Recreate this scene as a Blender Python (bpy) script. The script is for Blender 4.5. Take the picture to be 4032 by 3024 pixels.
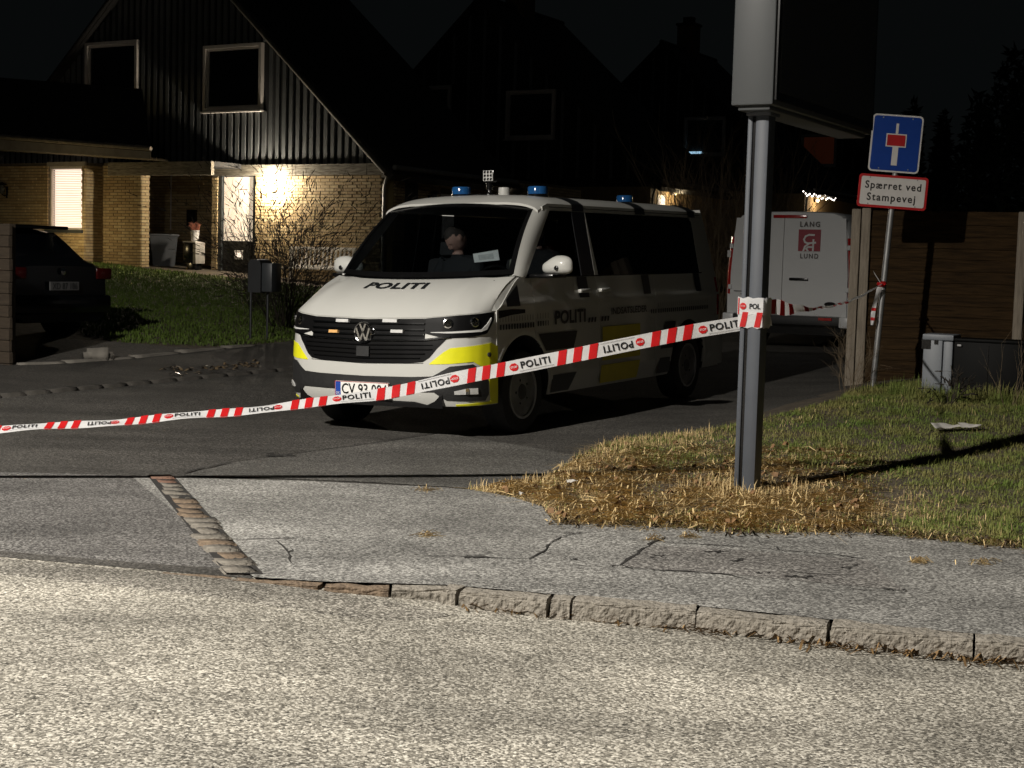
import bpy, bmesh, math, random
from mathutils import Vector, Matrix, noise
rnd = random.Random(7)

# ------------------------------------------------------------------ scene, camera, light
scene = bpy.context.scene
for o in list(bpy.data.objects):
    bpy.data.objects.remove(o)
COL = scene.collection
FPX, ROLL, PITCH, CAMH = 5800.0, .027, .081, 1.40      # focal length in photo pixels, tilt, eye height
cp, sp = math.cos(PITCH), math.sin(PITCH)
cr, sr = math.cos(ROLL), math.sin(ROLL)
FWD = Vector((0, cp, -sp)); U0 = Vector((0, sp, cp)); R0 = Vector((1, 0, 0))
RIGHT = R0 * cr + U0 * sr
UPV = U0 * cr - R0 * sr
CAMPOS = Vector((0, 0, CAMH))
cd = bpy.data.cameras.new('camera')
cam = bpy.data.objects.new('camera', cd); COL.objects.link(cam)
cd.sensor_width = 36; cd.lens = FPX / 4032 * 36; cd.clip_end = 2000; cd.clip_start = .1
M4 = Matrix((RIGHT, UPV, -FWD)).transposed().to_4x4(); M4.translation = CAMPOS
cam.matrix_world = M4
scene.camera = cam
scene.render.resolution_x, scene.render.resolution_y = 1024, 768

world = bpy.data.worlds.new('World'); scene.world = world; world.use_nodes = True
wn = world.node_tree; wn.nodes.clear()
wo = wn.nodes.new('ShaderNodeOutputWorld'); wb = wn.nodes.new('ShaderNodeBackground')
wsk = wn.nodes.new('ShaderNodeTexSky'); wsk.sky_type = 'NISHITA'; wsk.sun_disc = False
wsk.sun_elevation = math.radians(-5.0); wsk.sun_rotation = math.radians(150)
wmx = wn.nodes.new('ShaderNodeMix'); wmx.data_type = 'RGBA'; wmx.inputs['Factor'].default_value = .96
wmx.inputs[7].default_value = (.0023, .0028, .0029, 1)   # moonless night sky with town glow
wn.links.new(wsk.outputs[0], wmx.inputs[6]); wn.links.new(wmx.outputs[2], wb.inputs[0])
wn.links.new(wb.outputs[0], wo.inputs[0]); wb.inputs[1].default_value = 1.0
scene.view_settings.view_transform = 'Standard'; scene.view_settings.look = 'None'
scene.view_settings.exposure = 0; scene.view_settings.gamma = 1
scene.view_settings.use_curve_mapping = False
LAMP = Vector((-6.8, 2.4, 7.1))      # head of the assumed street lamp, out of view beside the camera
LAMP_W = 10300.0

# ------------------------------------------------------------------ pixels of the photo to places
def ray(px, py): return FWD + RIGHT * ((px - 2016) / FPX) - UPV * ((py - 1512) / FPX)
VA = -.522
E_ = Vector((math.cos(VA), math.sin(VA), 0))          # across the side street, to the right
D_ = Vector((-math.sin(VA), math.cos(VA), 0))         # along the side street, away
def sp0(t): return 0 if t <= 0 else t
def ss(a, b, t):
    t = min(1, max(0, (t - a) / (b - a))); return t * t * (3 - 2 * t)
def uv(x, y): return -x * .867 + y * .499, x * .499 + y * .867
def hgt(x, y):
    u, v = uv(x, y)
    z = .02 * sp0(v - 10.5) + .012 * sp0(v - 14) + .010 * sp0(v - 24)
    z = min(z, 2.6)
    uc = min(max(u, 3.0), 9.5)
    z += ss(8.5, 11.5, v) * .022 * (7 - uc)
    z += .14 * ss(5.2, 3.9, u) * ss(10.8, 13.2, v)
    z += .055 * min(sp0(u - 11.2), 40) + .07 * ss(9.4, 9.75, u) * ss(9, 10.5, v)
    return z
def gp(px, py, off=0.0):
    d = ray(px, py); z = 0.0
    for i in range(30):
        t = (z + off - CAMH) / d.z if abs(d.z) > 1e-6 else 100
        if t < 0 or t > 400: t = 400
        p = CAMPOS + d * t
        z = z + .5 * (hgt(p.x, p.y) - z)
    return Vector((p.x, p.y, hgt(p.x, p.y) + off))
def at(px, py, depth):
    d = ray(px, py); return CAMPOS + d * (depth / d.y)
def hit(px, py, o, n):
    d = ray(px, py); t = (o - CAMPOS).dot(n) / d.dot(n); return CAMPOS + d * t

# ------------------------------------------------------------------ materials
MATS = {}
def mat(name, col, col2=None, scale=6.0, rough=.6, metal=0.0, bump=0.0, bscale=60.0, emit=0.0, ecol=None,
        coat=0.0, spec=.5, detail=5.0, stretch=None, contrast=.25, alpha=1.0, coord='Object'):
    if name in MATS: return MATS[name]
    m = bpy.data.materials.new(name); m.use_nodes = True; MATS[name] = m
    nt = m.node_tree; b = nt.nodes['Principled BSDF']
    b.inputs['Roughness'].default_value = rough; b.inputs['Metallic'].default_value = metal
    b.inputs['Specular IOR Level'].default_value = spec
    b.inputs['Coat Weight'].default_value = coat; b.inputs['Coat Roughness'].default_value = .05
    c1 = (*col, 1); c2 = (*(col2 or [c * .75 for c in col]), 1)
    tc = nt.nodes.new('ShaderNodeTexCoord'); src = tc.outputs[coord]
    if stretch:
        mp = nt.nodes.new('ShaderNodeMapping'); mp.inputs['Scale'].default_value = stretch
        nt.links.new(src, mp.inputs[0]); src = mp.outputs[0]
    n = nt.nodes.new('ShaderNodeTexNoise'); n.inputs['Scale'].default_value = scale; n.inputs['Detail'].default_value = detail
    nt.links.new(src, n.inputs['Vector'])
    r = nt.nodes.new('ShaderNodeValToRGB'); r.color_ramp.elements[0].color = c2; r.color_ramp.elements[1].color = c1
    r.color_ramp.elements[0].position = .5 - contrast; r.color_ramp.elements[1].position = .5 + contrast
    nt.links.new(n.outputs['Fac'], r.inputs[0]); nt.links.new(r.outputs[0], b.inputs['Base Color'])
    if bump:
        n2 = nt.nodes.new('ShaderNodeTexNoise'); n2.inputs['Scale'].default_value = bscale; n2.inputs['Detail'].default_value = 4
        nt.links.new(src, n2.inputs['Vector'])
        bp = nt.nodes.new('ShaderNodeBump'); bp.inputs['Strength'].default_value = bump; bp.inputs['Distance'].default_value = .02
        nt.links.new(n2.outputs['Fac'], bp.inputs['Height']); nt.links.new(bp.outputs[0], b.inputs['Normal'])
    if emit:
        b.inputs['Emission Color'].default_value = (*(ecol or col), 1); b.inputs['Emission Strength'].default_value = emit
    if alpha < 1: b.inputs['Alpha'].default_value = alpha
    return m

def asphalt(name, dark, light, white, cell=95.0, amt=.5, bump=.5, big=None):
    """worn asphalt: pale aggregate chips in a dark binder"""
    m = bpy.data.materials.new(name); m.use_nodes = True; MATS[name] = m
    nt = m.node_tree; L = nt.links; N = nt.nodes; b = N['Principled BSDF']
    b.inputs['Roughness'].default_value = .8; b.inputs['Specular IOR Level'].default_value = .35
    tc = N.new('ShaderNodeTexCoord'); src = tc.outputs['Object']
    v = N.new('ShaderNodeTexVoronoi'); v.inputs['Scale'].default_value = cell; L.new(src, v.inputs['Vector'])
    sep = N.new('ShaderNodeSeparateColor'); L.new(v.outputs['Color'], sep.inputs[0])
    v2 = N.new('ShaderNodeTexNoise'); v2.inputs['Scale'].default_value = cell * .62; v2.inputs['Detail'].default_value = 3; L.new(src, v2.inputs['Vector'])
    ad = N.new('ShaderNodeMath'); ad.operation = 'MULTIPLY_ADD'; ad.inputs[1].default_value = .55; L.new(sep.outputs[0], ad.inputs[0])
    ml = N.new('ShaderNodeMath'); ml.operation = 'MULTIPLY'; ml.inputs[1].default_value = .55; L.new(v2.outputs['Fac'], ml.inputs[0]); L.new(ml.outputs[0], ad.inputs[2])
    r = N.new('ShaderNodeValToRGB'); e = r.color_ramp.elements
    e[0].position = .5 - .22 * amt - .06; e[0].color = (*dark, 1); e[1].position = .93; e[1].color = (*white, 1)
    k = e.new(.57); k.color = (*light, 1)
    L.new(ad.outputs[0], r.inputs[0])
    nb = N.new('ShaderNodeTexNoise'); nb.inputs['Scale'].default_value = 1.1; nb.inputs['Detail'].default_value = 6; L.new(src, nb.inputs['Vector'])
    mr = N.new('ShaderNodeMapRange'); mr.inputs[1].default_value = .3; mr.inputs[2].default_value = .75; mr.inputs[3].default_value = .62; mr.inputs[4].default_value = 1.12
    L.new(nb.outputs['Fac'], mr.inputs[0])
    mpb = N.new('ShaderNodeMapping'); mpb.inputs['Scale'].default_value = (.22, 1.7, 1); mpb.inputs['Rotation'].default_value = (0, 0, .28); L.new(src, mpb.inputs[0])
    nw = N.new('ShaderNodeTexNoise'); nw.inputs['Scale'].default_value = 1.6; nw.inputs['Detail'].default_value = 5; L.new(mpb.outputs[0], nw.inputs['Vector'])
    mw = N.new('ShaderNodeMapRange'); mw.inputs[1].default_value = .32; mw.inputs[2].default_value = .62; mw.inputs[3].default_value = .70; mw.inputs[4].default_value = 1.06; L.new(nw.outputs['Fac'], mw.inputs[0])
    mm = N.new('ShaderNodeMath'); mm.operation = 'MULTIPLY'; L.new(mr.outputs[0], mm.inputs[0]); L.new(mw.outputs[0], mm.inputs[1]); mr = mm
    mx = N.new('ShaderNodeMix'); mx.data_type = 'RGBA'; mx.blend_type = 'MULTIPLY'; mx.inputs['Factor'].default_value = 1
    L.new(r.outputs[0], mx.inputs[6]); L.new(mr.outputs[0], mx.inputs[7]); L.new(mx.outputs[2], b.inputs['Base Color'])
    bp = N.new('ShaderNodeBump'); bp.inputs['Strength'].default_value = bump; bp.inputs['Distance'].default_value = .008
    L.new(ad.outputs[0], bp.inputs['Height']); L.new(bp.outputs[0], b.inputs['Normal'])
    return m

def glass(name, tint=(.5, .55, .55), refl=.12, rough=.02, ex=5.0):
    m = bpy.data.materials.new(name); m.use_nodes = True; MATS[name] = m
    nt = m.node_tree; nt.nodes.clear(); N = nt.nodes; L = nt.links
    o = N.new('ShaderNodeOutputMaterial'); t = N.new('ShaderNodeBsdfTransparent'); t.inputs[0].default_value = (*tint, 1)
    g = N.new('ShaderNodeBsdfGlossy'); g.inputs['Roughness'].default_value = rough
    fr = N.new('ShaderNodeLayerWeight'); pw = N.new('ShaderNodeMath'); pw.operation = 'POWER'; pw.inputs[1].default_value = ex; L.new(fr.outputs['Facing'], pw.inputs[0])
    a = N.new('ShaderNodeMath'); a.operation = 'MAXIMUM'; a.inputs[1].default_value = refl * .2; L.new(pw.outputs[0], a.inputs[0])
    mx = N.new('ShaderNodeMixShader'); L.new(a.outputs[0], mx.inputs[0]); L.new(t.outputs[0], mx.inputs[1]); L.new(g.outputs[0], mx.inputs[2])
    L.new(mx.outputs[0], o.inputs[0]); return m

def thin(m, amt=.45):
    """let some light through a thin plastic film"""
    nt = m.node_tree; b = nt.nodes['Principled BSDF']; o = [n for n in nt.nodes if n.type == 'OUTPUT_MATERIAL'][0]
    t = nt.nodes.new('ShaderNodeBsdfTranslucent'); x = nt.nodes.new('ShaderNodeMixShader'); x.inputs[0].default_value = amt
    src = b.inputs['Base Color'].links[0].from_socket; nt.links.new(src, t.inputs[0]); nt.links.new(b.outputs[0], x.inputs[1]); nt.links.new(t.outputs[0], x.inputs[2]); nt.links.new(x.outputs[0], o.inputs[0]); return m
# ------------------------------------------------------------------ mesh builder
class MB:
    def __init__(s): s.v = []; s.f = []; s.mi = []
    def add(s, vs, fs, mi=0):
        o = len(s.v); s.v.extend([tuple(p) for p in vs])
        for f in fs: s.f.append([i + o for i in f]); s.mi.append(mi)
        return s
    def box(s, x0, x1, y0, y1, z0, z1, mi=0, fn=None):
        vs = [(x, y, z) for z in (z0, z1) for y in (y0, y1) for x in (x0, x1)]
        if fn: vs = [fn(Vector(p)) for p in vs]
        return s.add(vs, [(0, 2, 3, 1), (4, 5, 7, 6), (0, 1, 5, 4), (2, 6, 7, 3), (0, 4, 6, 2), (1, 3, 7, 5)], mi)
    def bbox(s, x0, x1, y0, y1, z0, z1, b=.01, mi=0):
        """box with chamfered edges"""
        bm = bmesh.new(); bmesh.ops.create_cube(bm, size=1)
        for v in bm.verts: v.co = ((x0 + x1) / 2 + v.co.x * (x1 - x0), (y0 + y1) / 2 + v.co.y * (y1 - y0), (z0 + z1) / 2 + v.co.z * (z1 - z0))
        bmesh.ops.bevel(bm, geom=list(bm.edges), offset=b, segments=2, profile=.5, affect='EDGES')
        bm.verts.index_update(); s.add([v.co[:] for v in bm.verts], [[v.index for v in f.verts] for f in bm.faces], mi); bm.free(); return s
    def beam(s, a, b, w, h, up=(0, 0, 1), mi=0):
        a = Vector(a); b = Vector(b); d = (b - a).normalized(); r = d.cross(Vector(up)).normalized(); u = r.cross(d)
        vs = [p + r * (i * w / 2) + u * (j * h / 2) for p in (a, b) for j in (-1, 1) for i in (-1, 1)]
        return s.add(vs, [(0, 1, 3, 2), (4, 6, 7, 5), (0, 4, 5, 1), (2, 3, 7, 6), (0, 2, 6, 4), (1, 5, 7, 3)], mi)
    def tube(s, pts, rad, n=8, mi=0, cap=True):
        pts = [Vector(p) for p in pts]; rings = []; base = []
        for i, p in enumerate(pts):
            d = (pts[min(i + 1, len(pts) - 1)] - pts[max(i - 1, 0)]).normalized()
            a = d.orthogonal().normalized() if i == 0 else (base[-1] - d * base[-1].dot(d)).normalized()
            base.append(a); b = d.cross(a); r = rad[i] if isinstance(rad, (list, tuple)) else rad
            rings.append([p + (a * math.cos(2 * math.pi * k / n) + b * math.sin(2 * math.pi * k / n)) * r for k in range(n)])
        vs = [q for r in rings for q in r]
        fs = [(i * n + k, i * n + (k + 1) % n, (i + 1) * n + (k + 1) % n, (i + 1) * n + k) for i in range(len(pts) - 1) for k in range(n)]
        if cap: fs += [tuple(range(n - 1, -1, -1)), tuple((len(pts) - 1) * n + k for k in range(n))]
        return s.add(vs, fs, mi)
    def lathe(s, prof, n=24, fn=None, mi=0):
        """prof: (radius, height) list, turned about z, then moved by fn"""
        vs = []; 
        for r, h in prof:
            for k in range(n):
                p = Vector((r * math.cos(2 * math.pi * k / n), r * math.sin(2 * math.pi * k / n), h)); vs.append(fn(p) if fn else p)
        fs = [(i * n + k, i * n + (k + 1) % n, (i + 1) * n + (k + 1) % n, (i + 1) * n + k) for i in range(len(prof) - 1) for k in range(n)]
        if prof[0][0] > 1e-4: fs.append(tuple(range(n - 1, -1, -1)))
        if prof[-1][0] > 1e-4: fs.append(tuple((len(prof) - 1) * n + k for k in range(n)))
        return s.add(vs, fs, mi)
    def prism(s, poly, fn, mi=0):
        """poly: 2-D outline; fn(a, b, t) -> point, t=0 front, t=1 back"""
        n = len(poly); vs = [fn(a, b, 0) for a, b in poly] + [fn(a, b, 1) for a, b in poly]
        fs = [tuple(range(n)), tuple(range(2 * n - 1, n - 1, -1))] + [(i, i + n, (i + 1) % n + n, (i + 1) % n) for i in range(n)]
        return s.add(vs, fs, mi)
    def grid(s, nu, nv, fn, mi=0):
        vs = [fn(i / nu, j / nv) for i in range(nu + 1) for j in range(nv + 1)]
        fs = [(i * (nv + 1) + j, (i + 1) * (nv + 1) + j, (i + 1) * (nv + 1) + j + 1, i * (nv + 1) + j + 1) for i in range(nu) for j in range(nv)]
        return s.add(vs, fs, mi)
    def slab(s, nu, nv, fn, th, mi=0):
        """closed patch; fn(u, v, off)"""
        n1 = nv + 1; N = (nu + 1) * n1
        vs = [fn(i / nu, j / nv, 0) for i in range(nu + 1) for j in range(n1)] + [fn(i / nu, j / nv, -th) for i in range(nu + 1) for j in range(n1)]
        fs = []
        for i in range(nu):
            for j in range(nv):
                q = (i * n1 + j, (i + 1) * n1 + j, (i + 1) * n1 + j + 1, i * n1 + j + 1); fs.append(q); fs.append(tuple(N + k for k in reversed(q)))
        for i in range(nu):
            fs.append((i * n1, i * n1 + N, (i + 1) * n1 + N, (i + 1) * n1)); a = i * n1 + nv; fs.append((a, a + n1, a + n1 + N, a + N))
        for j in range(nv):
            fs.append((j, j + 1, j + 1 + N, j + N)); a = nu * n1 + j; fs.append((a, a + N, a + 1 + N, a + 1))
        return s.add(vs, fs, mi)
    def mesh(s, name, mats, smooth=False):
        me = bpy.data.meshes.new(name); me.from_pydata(s.v, [], s.f)
        for m in (mats if isinstance(mats, (list, tuple)) else [mats]): me.materials.append(m)
        if any(s.mi): me.polygons.foreach_set('material_index', s.mi)
        bm = bmesh.new(); bm.from_mesh(me); bmesh.ops.recalc_face_normals(bm, faces=bm.faces); bm.to_mesh(me); bm.free()
        if smooth:
            me.polygons.foreach_set('use_smooth', [True] * len(me.polygons))
            try: me.set_sharp_from_angle(angle=math.radians(smooth if smooth is not True else 38))
            except Exception: pass
        return me
    def build(s, name, mats, parent=None, smooth=False):
        return link(bpy.data.objects.new(name, s.mesh(name, mats, smooth)), parent)
def link(o, parent=None):
    COL.objects.link(o)
    if parent: o.parent = parent
    return o
def tag(o, label, cat=None, group=None, kind=None):
    if label: o['label'] = label
    if cat: o['category'] = cat
    if group: o['group'] = group
    if kind: o['kind'] = kind
    return o
def thing(name, label, cat, loc=(0, 0, 0), rz=0.0, group=None):
    o = bpy.data.objects.new(name, None); o.empty_display_size = .1; COL.objects.link(o)
    o.location = loc; o.rotation_euler = (0, 0, rz); return tag(o, label, cat, group)
def struct(o): o['kind'] = 'structure'; return o
def lerp(a, b, t): return a + (b - a) * t
def interp(x, pts):
    if x <= pts[0][0]: return pts[0][1]
    for (a, b), (c, d) in zip(pts, pts[1:]):
        if x <= c: return b + (d - b) * (x - a) / (c - a) if c > a else d
    return pts[-1][1]

_TX = {}
def text2d(s, spacing=1.0, bold=0.0, shear=0.0):
    """flat letter shapes scaled to height 1 (cap height), returns verts, faces, width"""
    k = (s, spacing, bold, shear)
    if k in _TX: return _TX[k]
    cu = bpy.data.curves.new('t', 'FONT'); cu.body = s; cu.size = 1; cu.space_character = spacing; cu.offset = bold; cu.shear = shear; cu.resolution_u = 3
    ob = bpy.data.objects.new('t', cu); COL.objects.link(ob); bpy.context.view_layer.update()
    me = bpy.data.meshes.new_from_object(ob.evaluated_get(bpy.context.evaluated_depsgraph_get()))
    vs = [(v.co.x, v.co.y) for v in me.vertices]; fs = [list(p.vertices) for p in me.polygons]
    bpy.data.objects.remove(ob); bpy.data.curves.remove(cu); bpy.data.meshes.remove(me)
    x0 = min(v[0] for v in vs); x1 = max(v[0] for v in vs); y0 = min(v[1] for v in vs); y1 = max(v[1] for v in vs)
    _TX[k] = ([((a - x0) / (x1 - x0), (b - y0) / (y1 - y0)) for a, b in vs], fs, (x1 - x0) / (y1 - y0)); return _TX[k]
def lettering(mb, s, fn, mi=0, **kw):
    vs, fs, w = text2d(s, **kw)
    return mb.add([fn(a, b) for a, b in vs], fs, mi)

white_paint = mat('white_paint', (.49, .49, .465), (.445, .445, .42), 3, .45, coat=.45, spec=.3, contrast=.4)
black_trim = mat('black_trim', (.005, .005, .0055), (.004, .004, .004), 8, .2, spec=.4)
black_film = mat('black_film', (.014, .015, .017), (.010, .011, .012), 8, .30)
black_plastic = mat('black_plastic', (.014, .014, .0145), (.009, .009, .009), 30, .6, bump=.1)
headlamp_black = mat('headlamp_black', (.004, .004, .0045), (.003, .003, .003), 8, .5, spec=.12)
chrome = mat('chrome', (.75, .75, .75), (.68, .68, .68), 6, .12, metal=1)
rubber = mat('rubber', (.018, .018, .018), (.011, .011, .011), 25, .8, bump=.2, bscale=90)
steel_dark = mat('steel_dark', (.10, .10, .10), (.05, .05, .05), 14, .5, metal=.6)
alloy = mat('alloy', (.42, .42, .43), (.30, .30, .30), 14, .4, metal=.7)
yellow_film = mat('yellow_film', (.74, .72, .015), (.66, .65, .015), 12, .35)

# ------------------------------------------------------------------ ground, roads, pavements
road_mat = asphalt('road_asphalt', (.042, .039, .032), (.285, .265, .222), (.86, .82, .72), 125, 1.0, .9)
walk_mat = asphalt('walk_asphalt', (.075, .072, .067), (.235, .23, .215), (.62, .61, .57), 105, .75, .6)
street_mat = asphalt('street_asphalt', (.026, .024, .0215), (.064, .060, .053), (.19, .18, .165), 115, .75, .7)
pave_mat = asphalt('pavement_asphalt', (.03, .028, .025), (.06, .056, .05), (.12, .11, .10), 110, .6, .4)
soil_mat = mat('soil', (.115, .092, .064), (.045, .035, .024), 9, .95, bump=.8, bscale=40)
tar_mat = mat('crack_tar', (.022, .020, .018), (.012, .011, .010), 20, .9)
granite = mat('granite', (.30, .265, .215), (.13, .110, .085), 22, .85, bump=.9, bscale=55, contrast=.3, coord='Generated')
granite = mat('granite_kerb', (.30, .275, .235), (.13, .115, .092), 30, .85, bump=1.0, bscale=45, contrast=.28)
sett_red = mat('sett_red', (.20, .105, .068), (.10, .058, .042), 18, .85, bump=.8, bscale=50)
sett_brown = mat('sett_brown', (.20, .145, .095), (.09, .065, .045), 18, .85, bump=.8, bscale=50)
sett_grey = mat('sett_grey', (.21, .19, .16), (.10, .09, .075), 18, .85, bump=.8, bscale=50)

def g0(px, py):
    d = ray(px, py); t = -CAMH / d.z; return CAMPOS + d * t
KPX = [(-1200, 2085), (-500, 2145), (0, 2192), (360, 2225), (656, 2250), (1000, 2275), (1276, 2292), (1765, 2305), (2183, 2342), (2758, 2388), (3283, 2443), (3848, 2499), (4200, 2530), (4700, 2590)]
KW = [g0(*p) for p in KPX]                       # back edge of the kerb top
KW = [KW[0] + (KW[0] - KW[1]).normalized() * 22] + KW + [KW[-1] + (KW[-1] - KW[-2]).normalized() * 22]
KXY = [(p.x, p.y) for p in KW]
def ykerb(x): return interp(x, KXY)
def roadz(x): return -.006 - .070 * ss(-1.3, .3, x)

def axis(lo, hi, f0, f1, fine, coarse):
    a = []; t = lo
    while t < hi:
        a.append(t); t += fine if f0 <= t < f1 else coarse
    a.append(hi); return a
xs = axis(-160, 160, -16, 12, .4, 6); ys = axis(-14, 420, -2, 38, .4, 8)
mb = MB()
def gz(x, y):
    if y < ykerb(x) + .12: return -.30
    return hgt(x, y) - .028 * (1 - ss(5.0, 4.6, uv(x, y)[0]) * ss(8.6, 9.2, y)) * ss(12.5, 11.5, uv(x, y)[0])
vs = [(x, y, gz(x, y)) for x in xs for y in ys]; n = len(ys)
mb.add(vs, [(i * n + j, (i + 1) * n + j, (i + 1) * n + j + 1, i * n + j + 1) for i in range(len(xs) - 1) for j in range(n - 1)])
ground = struct(mb.build('ground', soil_mat, None, True))

def sheet(name, A, B, na, nb, zf, m, th=0):
    """loft between two world polylines"""
    def res(P, k):
        L = [0]
        for a, b in zip(P, P[1:]): L.append(L[-1] + (b - a).length)
        out = []
        for i in range(k + 1):
            t = L[-1] * i / k
            for j in range(len(L) - 1):
                if t <= L[j + 1] + 1e-9: break
            out.append(P[j].lerp(P[j + 1], (t - L[j]) / max(1e-9, L[j + 1] - L[j])))
        return out
    a = res(A, na); b = res(B, na); mb = MB()
    def fn(u, v):
        p = a[round(u * na)].lerp(b[round(u * na)], v); return (p.x, p.y, zf(p.x, p.y))
    mb.grid(na, nb, fn); return mb.build(name, m, None, True)
W2 = lambda px, py: Vector((gp(px, py).x, gp(px, py).y, 0))
# main road in front of the kerb
mb = MB(); xr = [p[0] for p in KXY]
xr = sorted(set([round(v, 3) for v in axis(-30, 30, -4, 6, .15, 2)]))
mb.grid(len(xr) - 1, 40, lambda u, v: (xr[round(u * (len(xr) - 1))], lerp(ykerb(xr[round(u * (len(xr) - 1))]) + .05, -14, v ** 1.5), roadz(xr[round(u * (len(xr) - 1))]) - .05 * ss(0, 6, 3 - v * 9)* 0))
main_road = struct(mb.build('main_road', road_mat, None, True))
# side street: from the kerb line back past the vans
far = 80.0
LBp = [g0(-1200, 2085), g0(-1500, 1800), W2(-700, 1640), W2(0, 1562), W2(600, 1503), W2(1180, 1450)]
LBp.append(LBp[-1] + D_ * far)
RBp = [g0(1000, 2275), g0(800, 2090), g0(590, 1878), W2(1200, 1895), W2(1830, 1925), W2(2133, 1883), W2(2284, 1793), W2(2446, 1727), W2(2809, 1692), W2(3011, 1651), W2(3313, 1575)]
RBp.append(RBp[-1] + D_ * far)
LBp = [Vector((p.x, p.y, 0)) for p in LBp]; RBp = [Vector((p.x, p.y, 0)) for p in RBp]
def resample_by(P, keys, n): 
    out = []
    for i in range(len(keys) - 1):
        a, b = P[keys[i]], P[keys[i + 1]]
        for k in range(n): out.append(a.lerp(b, k / n))
    out.append(P[keys[-1]]); return out
mb = MB()
def rows(P, n):
    """n+1 points, the first half up to the last but one, the rest far away"""
    L = [0]
    for a, b in zip(P[:-1], P[1:-1]): L.append(L[-1] + (b - a).length)
    out = []
    for i in range(n + 1):
        t = L[-1] * i / n
        for j in range(len(L) - 1):
            if t <= L[j + 1] + 1e-9: break
        out.append(P[j].lerp(P[j + 1], (t - L[j]) / max(1e-9, L[j + 1] - L[j])))
    for i in range(1, 31): out.append(P[-2].lerp(P[-1], (i / 30) ** 1.6))
    return out
la = rows(LBp, 70); lb = rows(RBp, 70)
mb.grid(len(la) - 1, 30, lambda u, v: (lambda p: (p.x, p.y, hgt(p.x, p.y) - .004))(la[round(u * (len(la) - 1))].lerp(lb[round(u * (len(la) - 1))], v)))
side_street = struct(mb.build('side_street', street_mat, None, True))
# the footway between kerb and verge
WB = [(520, 1878), (1200, 1895), (1830, 1925), (2002, 1954), (2133, 1994), (2183, 2062), (2637, 2075), (2910, 2098), (3414, 2095), (4032, 2161), (4700, 2235)]
BK = [g0(*p) for p in WB]; BK.append(BK[-1] + (BK[-1] - BK[-2]).normalized() * 15)
FK = [p for p, q in zip(KW[1:-1], KPX) if q[0] >= 1000] + [KW[-1]]
mb = MB(); NX = 120
def resx(P, k):
    L = [0]
    for a, b in zip(P, P[1:]): L.append(L[-1] + (b - a).length)
    out = []
    for i in range(k + 1):
        t = L[-1] * i / k
        for j in range(len(L) - 1):
            if t <= L[j + 1] + 1e-9: break
        out.append(P[j].lerp(P[j + 1], (t - L[j]) / max(1e-9, L[j + 1] - L[j])))
    return out
fk = [g0(1000, 2275)]; xx = fk[0].x
bk = resx(BK, NX); fkl = [Vector((lerp(g0(1000, 2275).x, KW[-1].x, i / NX), 0, 0)) for i in range(NX + 1)]
# match the two edges by x so that rows stay short
fkl = [Vector((max(g0(1000, 2275).x + .02 * i / NX, min(KW[-1].x, b.x * .98 + .1)), 0, 0)) for i, b in enumerate(bk)]
fkl = [Vector((p.x, ykerb(p.x), 0)) for p in fkl]
mb.grid(NX, 14, lambda u, v: (lambda p: (p.x, p.y, hgt(p.x, p.y) + .003))(fkl[round(u * NX)].lerp(bk[round(u * NX)], v)))
sidewalk = struct(mb.build('sidewalk', walk_mat, None, True))
# asphalt apron left of the sett band
AF = [KW[0], KW[1], KW[2], KW[3], KW[4], KW[5], g0(935, 2268)]; AB = [KW[0] + Vector((0, 2.4, 0)), g0(-1500, 1852), g0(-600, 1856), g0(0, 1860), g0(300, 1866), g0(500, 1872), g0(612, 1876)]
mb = MB(); af = resx(AF, 1) and AF
mb.grid(6 * 12, 10, lambda u, v: (lambda i, f: (lambda p: (p.x, p.y, hgt(p.x, p.y) + (.0015 if v > .01 else -.012)))(AF[i].lerp(AF[min(6, i + 1)], f).lerp(AB[i].lerp(AB[min(6, i + 1)], f), v)))(min(5, int(u * 6 + 1e-6)), u * 6 - min(5, int(u * 6 + 1e-6))))
struct(mb.build('apron', asphalt('apron_asphalt', (.045, .042, .040), (.118, .113, .108), (.36, .35, .33), 110, .55, .5), None, True))
# a tarred wedge of older asphalt where the kerb dives under
WF = [g0(-700, 2132), g0(0, 2196), g0(640, 2256), g0(1000, 2286), g0(1276, 2310), g0(1500, 2325), g0(1690, 2352), g0(1765, 2368)]; WBk = [g0(-700, 2205), g0(0, 2262), g0(560, 2318), g0(960, 2366), g0(1276, 2402), g0(1500, 2412), g0(1680, 2398), g0(1770, 2374)]
mb = MB(); mb.grid(30, 6, lambda u, v: (lambda p: (p.x, p.y, roadz(p.x) + (.004 if v < .99 else -.004)))(resx(WF, 30)[round(u * 30)].lerp(resx(WBk, 30)[round(u * 30)], v)))
o = mb.build('asphalt_wedge', asphalt('wedge_asphalt', (.040, .037, .031), (.175, .162, .138), (.62, .59, .52), 118, .9, .8), main_road)
if False: wedge = [g0(660, 2262), g0(1000, 2290), g0(1400, 2318), g0(1765, 2352), g0(1690, 2392), g0(1350, 2412), g0(1000, 2370), g0(700, 2310)]



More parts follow.
